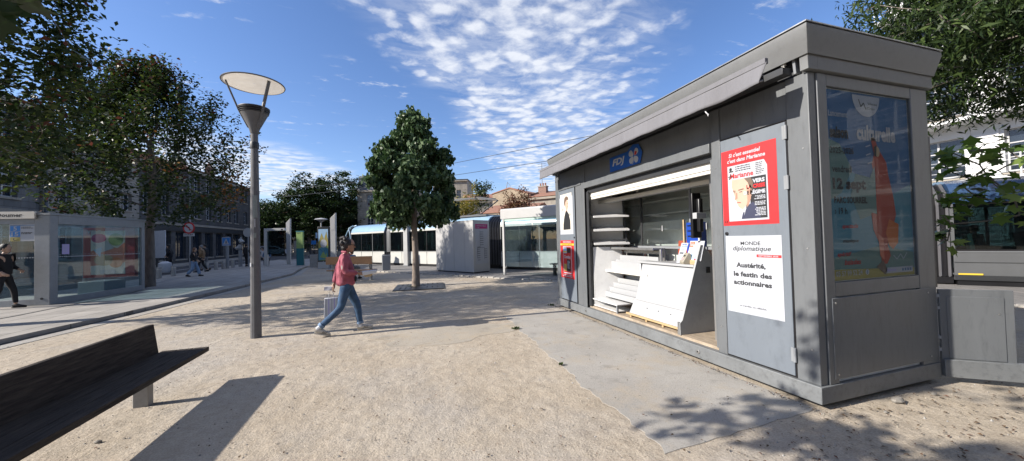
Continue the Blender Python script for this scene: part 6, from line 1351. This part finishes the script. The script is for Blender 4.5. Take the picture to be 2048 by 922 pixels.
        m = MB(); m.T = Tm; m.prism([(-.005,-.035),(.12,-.043),(.2,-.047),(Ln-.02,-.035),(Ln+.005,0),(Ln-.02,.035),(.2,.047),(.12,.043),(-.005,.035)],'z',-.014,.006,'sneaker' if J.get('stripes') else 'black'); m.build('sole', sh_)
    if hairfn:
        m = MB(); m.T = Matrix.Translation(J['head']) @ Matrix.Rotation(J.get('hyaw',0),4,'Z') @ Matrix.Rotation(J.get('tilt',0),4,'Y'); hairfn(m, hair); m.build('hair', t, smooth=60)
    if extra: extra(t, J)
    return t
def hair_short(m, h): m.ell((-.018,0,.035),(.098,.084,.105),h,16,10)
def hair_long(m, h): m.ell((-.018,0,.035),(.100,.086,.108),h,16,10); m.ell((-.05,0,-.10),(.06,.085,.16),h,12,9)
def hair_bun(m, h):
    m.ell((-.028,0,.030),(.098,.086,.104),h,18,12); m.ell((-.095,0,.045),(.060,.062,.065),h,14,9); m.ell((-.07,0,-.04),(.05,.06,.06),h,12,8)
    rr = random.Random(3)
    for k in range(16):
        a_, b_ = rr.uniform(0,6.28), rr.uniform(-.6,1.3); m.ell((-.075+.075*math.cos(a_)*math.cos(b_),.075*math.sin(a_)*math.cos(b_),.07+.075*math.sin(b_)),(.030,.026,.032),h,8,6)
# the walking woman
WJ = dict(pelvis=(0,0,.84),belly=(-.01,0,1.00),chest=(-.02,0,1.20),neck=(-.005,0,1.375),headb=(.02,0,1.43),head=(.045,0,1.505),tilt=R(4),
    shR=(-.02,-.165,1.315),elR=(-.035,-.225,1.06),wrR=(.20,-.16,1.03),shL=(-.02,.165,1.315),elL=(-.13,.235,1.07),wrL=(-.20,.20,.83),
    hiR=(-.02,-.085,.79),knR=(-.10,-.095,.45),anR=(-.43,-.085,.155),toeR=(-.26,-.085,.015),heelR=(-.49,-.085,.085),
    hiL=(.02,.085,.79),knL=(.17,.085,.45),anL=(.215,.085,.10),toeL=(.42,.085,.035),heelL=(.165,.085,.014),jfat=1.04,stripes=1,curl=.55)
def wextra(t, J):
    H_ = Matrix.Translation(J['head']) @ Matrix.Rotation(J['tilt'],4,'Y')
    m = MB(); m.T = H_
    for y in (-.034,.034): m.ell((.093,y,.014),(.008,.031,.022),'black',12,7)
    m.box(.094,.100,-.01,.01,.016,.024,'black')
    for y in (-.074,.074): m.box(.0,.09,y-.002,y+.002,.014,.024,'black')
    m.build('sunglasses', t)
    for q in 'RL':
        a = Vector(J['an'+q]); k = Vector(J['kn'+q]); m = MB(); m.tube([k.lerp(a,.83),k.lerp(a,.93)],[.058,.057],12,'denimlight'); m.build('turned_cuff', t); m = MB(); m.tube([k.lerp(a,.9),a+ (a-k).normalized()*.03],[.040,.042],10,'cloth_white'); m.build('sock', t)
    m = MB(); m.tube([(.0,-.06,1.395),(-.06,.0,1.405),(.0,.06,1.395),(.06,.0,1.35)],.022,8,'jacket'); m.build('collar', t)
    m = MB(); m.ell((.13,-.03,.93),(.035,.05,.06),'cloth_black'); m.build('waist_pouch', t)
woman = human('woman in pink jacket, jeans and sunglasses striding right with a striped bag', (-.826,6.892,0), R(8), WJ, 'skin', 'jacket', 'denim', 'hair', 'sneaker', hair_bun, extra=wextra, handpose={'wrR': (0,.3,-1), 'wrL': (1,0,0)})
Wm = Matrix.Translation((-.826,6.892,0)) @ Matrix.Rotation(R(8),4,'Z')
def at_w(p_): return Wm @ Vector(p_)
SUBL[0] = 2
# what she carries
t = thing('paper_bag','white paper bag with grey and pink stripes hanging from her far hand','bag',at_w((-.245,.20,0)),R(8))
m = MB(); m.prism([(-.115,.26),(.115,.26),(.105,.60),(-.105,.60)],'y',-.05,.05,'cloth_white'); b_ = m.build('bag_body', t, .004)
m = MB()
for k in range(5):
    for yy in (-.0515,.0515): m.poly([(-.09+.045*k,yy,.265),(-.075+.045*k,yy,.265),(-.073+.043*k,yy,.595),(-.087+.043*k,yy,.595)],'i_lav' if k%2 else 'i_grey')
m.build('stripes', b_, smooth=0)
for yy in (-.03,.03):
    m = MB(); m.tube([(-.05,yy,.60),(-.03,yy*.5,.70),(.0,0,.735),(.03,yy*.5,.70),(.05,yy,.60)],.004,6,'cloth_white'); m.build('handle', t)
m = MB(); m.raw([(x+random.uniform(-.006,.006),y+random.uniform(-.006,.006),z) for x in (-.10,-.03,.04) for y in (-.03,.03) for z in (.735,.80)],[(0,1,3,2),(4,5,7,6),(8,9,11,10),(0,4,5,1),(4,8,9,5),(2,3,7,6),(6,7,11,10),(0,2,6,4),(4,6,10,8),(1,5,7,3),(5,9,11,7)],'cloth_white'); o = m.build('paper_wrap', loc=at_w((-.25,.20,.0)), clean=True); tag(o,'crumpled white paper wrap held above the striped bag','wrapper')
m = MB(); m.prism([(-.02,.0),(.20,.035),(.22,.085),(-.03,.075)],'y',-.075,.075,'cloth_white'); o = m.build('food_box', loc=at_w((.27,-.13,.985)), bevel=.01); o.rotation_euler = (0,0,R(8)); tag(o,'white cardboard food box held in front of her in the near hand','box')
m = MB(); m.T = None; m.prism([(.04,-.03),(.14,-.02),(.17,.035),(.02,.0)],'y',-.060,.060,'i_tan'); o = m.build('paper_sleeve', loc=at_w((.25,-.13,.985)), bevel=.006); o.rotation_euler = (0,0,R(8)); tag(o,'brown paper sleeve under the white food box','sleeve')
# distant people
def pose_walk(stride=.3, arm=.15, lean=0.):
    return dict(pelvis=(0,0,.90),belly=(.01,0,1.06),chest=(.02+lean,0,1.27),neck=(.02+lean,0,1.44),headb=(.03+lean,0,1.50),head=(.045+lean,0,1.58),
     shR=(.02,-.17,1.39),elR=(-.06,-.22,1.12),wrR=(.02+arm,-.20,.95),shL=(.02,.17,1.39),elL=(0,.22,1.12),wrL=(.10+arm,.18,1.0),
     hiR=(-.0,-.09,.85),knR=(-.02,-.10,.47),anR=(-stride,-.10,.12),toeR=(-stride+.18,-.10,.02),heelR=(-stride-.06,-.10,.05),hiL=(0,.09,.85),knL=(.13,.10,.48),anL=(stride*.8,.10,.09),toeL=(stride*.8+.2,.10,.02),heelL=(stride*.8-.06,.10,.015))
def person(label, px_, py_, head, J, sz, z=.085, **k):
    p = GP(px_, py_, z); return human(label, (p.x, p.y, z), head, J, s=sz, **k)
person('woman in black top and very wide pale jeans walking on the left pavement',388,553,FACE+R(15),pose_walk(.30,.25),.84,top='cloth_black',bottom='denimlight',hair='hairbrown',hairfn=hair_long,long=True)
person('person in brown coat walking just behind the woman in wide jeans',404,544,FACE+R(200),pose_walk(.28,.0),.92,top='cloth_brown',bottom='cloth_black',hair='cloth_grey',hairfn=hair_short)
person('person in dark jacket walking beside the one in brown coat',411,541,FACE+R(190),pose_walk(.2,.0),.96,top='cloth_black',bottom='cloth_grey',hairfn=hair_short)
person('person all in black standing near the white display boards',339,544,FACE+R(200),pose_walk(.06,.0),.98,top='cloth_black',bottom='cloth_black',hairfn=hair_long,long=True)
person('person in black coat stepping past the shelter at the left picture edge',6,618,FACE+R(20),pose_walk(.22,.1),.98,top='cloth_black',bottom='cloth_black',hairfn=hair_short)
person('dark-clothed person beside the round sign left of the lamp post',493,533,FACE+R(90),pose_walk(.1,.0),.95,top='cloth_black',bottom='cloth_black',hairfn=hair_short)
sit = dict(pelvis=(0,0,.50),belly=(.02,0,.66),chest=(.05,0,.87),neck=(.07,0,1.04),headb=(.09,0,1.10),head=(.11,0,1.18),shR=(.05,-.17,.99),elR=(.06,-.22,.74),wrR=(.27,-.15,.68),shL=(.05,.17,.99),elL=(.06,.22,.74),wrL=(.27,.15,.68),
    hiR=(.05,-.09,.50),knR=(.42,-.12,.50),anR=(.42,-.12,.09),toeR=(.60,-.12,.02),heelR=(.36,-.12,.015),hiL=(.05,.09,.50),knL=(.42,.12,.50),anL=(.42,.12,.09),toeL=(.60,.12,.02),heelL=(.36,.12,.015))
p = Vector((4.44,15.13,0))+d*3.05+Vector((.8072,.5903,0))*.68
human('person in dark clothes seated in the tram shelter',(p.x,p.y,.0),math.atan2(.5903,.8072),sit,skin='skin',top='cloth_black',bottom='cloth_black',hairfn=hair_short)
person('person in grey-blue shirt sitting low beside the L-shaped frame',534,533,FACE+R(-60),sit,1.0,0,top='cloth_blue',bottom='cloth_black',hairfn=hair_short)
person('person in white shirt sitting behind the L-shaped frame',529,531,FACE+R(-120),sit,1.05,0,top='cloth_white',bottom='cloth_black',hairfn=hair_short)
p = GP(712,556); human('person in pale blue top sitting on the orange bench behind the walking woman',(-1.85,16.75,0),R(60),sit,skin='skin',top='cloth_blue',bottom='cloth_grey',hairfn=hair_short)
for s_, w_, tp, lb in [(1.6,.7,'seatgreen','passenger in pale top at the first tram window'),(2.6,.9,'cloth_white','passenger in white top in the middle of the front tram car'),(3.7,.6,'seatgreen','passenger in pale green top at the last window of the front tram car'),(16.2,.9,'seatgreen','passenger in pale green top seen through the tram shelter glass'),(17.3,.9,'cloth_white','second passenger in white top seen through the tram shelter glass'),(30.4,.8,'cloth_black','dark-haired passenger seated by the tram window behind the maple spray')]:
    q = Vector((-3.30,29.65,0))+d*s_+na*w_; J = dict(sit); human(lb,(q.x,q.y,.33),math.atan2(d.y,d.x)+math.pi,J,top=tp,bottom='cloth_grey',hairfn=hair_short,s=.98)
# car and scooters beyond the crossing
p = GP(549,512); t = thing('parked_car','white hatchback car driving across behind the L-shaped frame','car',p,FACE+R(18))
m = MB(); prof = [(-2.1,.28),(-2.15,.65),(-2.0,.95),(-1.65,1.35),(-1.3,1.44),(.3,1.42),(1.0,.98),(1.95,.82),(2.1,.6),(2.05,.28)]
v = []; f = []; n_ = len(prof)
for y, k in ((-.84,.0),(-.72,1),(.72,1),(.84,.0)): v += [(x*(1 if z < 1 else .97), y*(1 if z < 1 or k else .9), z if k else min(z, .95)) for x, z in prof]
for r_ in range(3):
    for i in range(n_): f.append((r_*n_+i, r_*n_+(i+1)%n_, (r_+1)*n_+(i+1)%n_, (r_+1)*n_+i))
f += [tuple(range(n_)), tuple(range(3*n_, 4*n_))]; m.raw(v, f, 'carwhite'); m.build('body', t, .03)
m = MB()
for y0, y1 in ((-.765,-.755),(.755,.765)): m.prism([(-1.6,.98),(-1.35,1.33),(.2,1.33),(.80,.98)],'y',y0,y1,'black')
m.raw([(-2.06,-.6,.97),(-2.06,.6,.97),(-1.66,.55,1.33),(-1.66,-.55,1.33)],[(0,1,2,3)],'black'); m.build('window', t)
for x in (-1.3,1.3):
    for y in (-.85,.67):
        m = MB(); m.cyl((x,y,.31),(x,y+.18,.31),.31,'rubber',n=18); wt = m.build('wheel', t); m = MB(); m.cyl((x,y-.01,.31),(x,y+.19,.31),.18,'steel',n=14); m.build('rim', wt)
for y in (-.7,.55):
    m = MB(); m.box(-2.17,-2.08,y,y+.16,.72,.86,'i_dkred'); m.build('tail_light', t)
m = MB(); m.box(-2.18,-2.15,-.26,.26,.5,.6,'i_white'); m.build('number_plate', t)
def scooter(px_, py_, lb, rz):
    p = GP(px_, py_); t = thing('motor_scooter', lb, 'scooter', p, rz, 'parked scooters')
    for x in (-.6,.6):
        m = MB(); m.cyl((x,-.05,.25),(x,.05,.25),.25,'rubber',n=16); m.build('wheel', t)
    m = MB(); m.prism([(-.7,.45),(-.8,.85),(-.05,.85),(.05,.35),(.35,.35),(.5,1.0),(.6,1.0),(.5,.3),(-.3,.25)],'y',-.14,.14,'dark'); m.build('body', t, .03)
    m = MB(); m.box(-.75,-.05,-.12,.12,.85,.93,'black'); m.build('seat', t, .02); m = MB(); m.cyl((.48,-.32,1.08),(.48,.32,1.08),.02,'steel',n=8); m.ell((.5,0,1.12),(.1,.12,.1),'black'); m.build('handlebar', t)
scooter(641,518,'dark scooter parked left of the lit advert, nearer the bins',FACE+1.2); scooter(634,517,'dark scooter parked farther from the lit advert',FACE+1.0)
p = GP(628,512); t = thing('direction_sign','small blue direction sign between bin and scooters','road sign',p,FACE); m = MB(); m.cyl((0,0,0),(0,0,2.),.04,'galv'); m.build('pole', t); m = MB(); m.box(-.3,.3,-.06,-.03,1.5,2.0,'i_signblue'); m.build('plate', t)
p = GP(637,516); t = thing('road_sign','small pale blue sign on a pole left of the lit advert top','road sign',p,FACE); m = MB(); m.cyl((0,0,0),(0,0,3.0),.04,'galv'); m.build('pole', t); m = MB(); m.box(-.26,.26,-.06,-.03,2.2,2.8,'i_ltblue'); m.build('plate', t)
p = GP(643,514); t = thing('street_lamp','small mushroom-headed street lamp behind the lit advert','street lamp',p,FACE); m = MB(); m.cyl((0,0,0),(0,0,4.2),.07,'palecab'); m.build('pole', t); m = MB(); m.lathe([(.1,4.1),(.45,4.35),(.75,4.42),(.6,4.52),(.1,4.62)],18,'palecab'); m.build('lamp_head', t)
# pole-side railings and hedge line beyond the crossing
t = thing('park_railing','long iron railing with pale pillars in front of the evergreens','railing',(0,0,0)); a = GP(425,509); b = GP(715,504)
a = DP(425,480,52); b = DP(712,480,52); L_ = (b-a).length; dv2 = (b-a).normalized()
m = MB()
for k in range(int(L_/.22)):
    q = a+dv2*(.22*k); m.box(q.x-.015,q.x+.015,q.y-.015,q.y+.015,.45,1.9,'dark')
m.build('railing_bars', t)
m = MB(); m.tube([(a.x,a.y,1.8),(b.x,b.y,1.8)],.03,5,'dark'); m.tube([(a.x,a.y,.6),(b.x,b.y,.6)],.03,5,'dark'); m.build('top_bar', t)
m = MB(); n3 = dv2.cross(Vector((0,0,1)))*.2; m.raw([(a.x-n3.x,a.y-n3.y,0),(b.x-n3.x,b.y-n3.y,0),(b.x+n3.x,b.y+n3.y,0),(a.x+n3.x,a.y+n3.y,0),(a.x-n3.x,a.y-n3.y,.45),(b.x-n3.x,b.y-n3.y,.45),(b.x+n3.x,b.y+n3.y,.45),(a.x+n3.x,a.y+n3.y,.45)],[(4,5,6,7),(0,1,5,4),(1,2,6,5),(2,3,7,6),(3,0,4,7)],'stone'); m.build('base_wall', t)
for k in range(0,int(L_/4)+1):
    q = a+dv2*(4*k); m = MB(); m.box(q.x-.25,q.x+.25,q.y-.25,q.y+.25,0,2.1,'stone'); m.build('pillar', t)
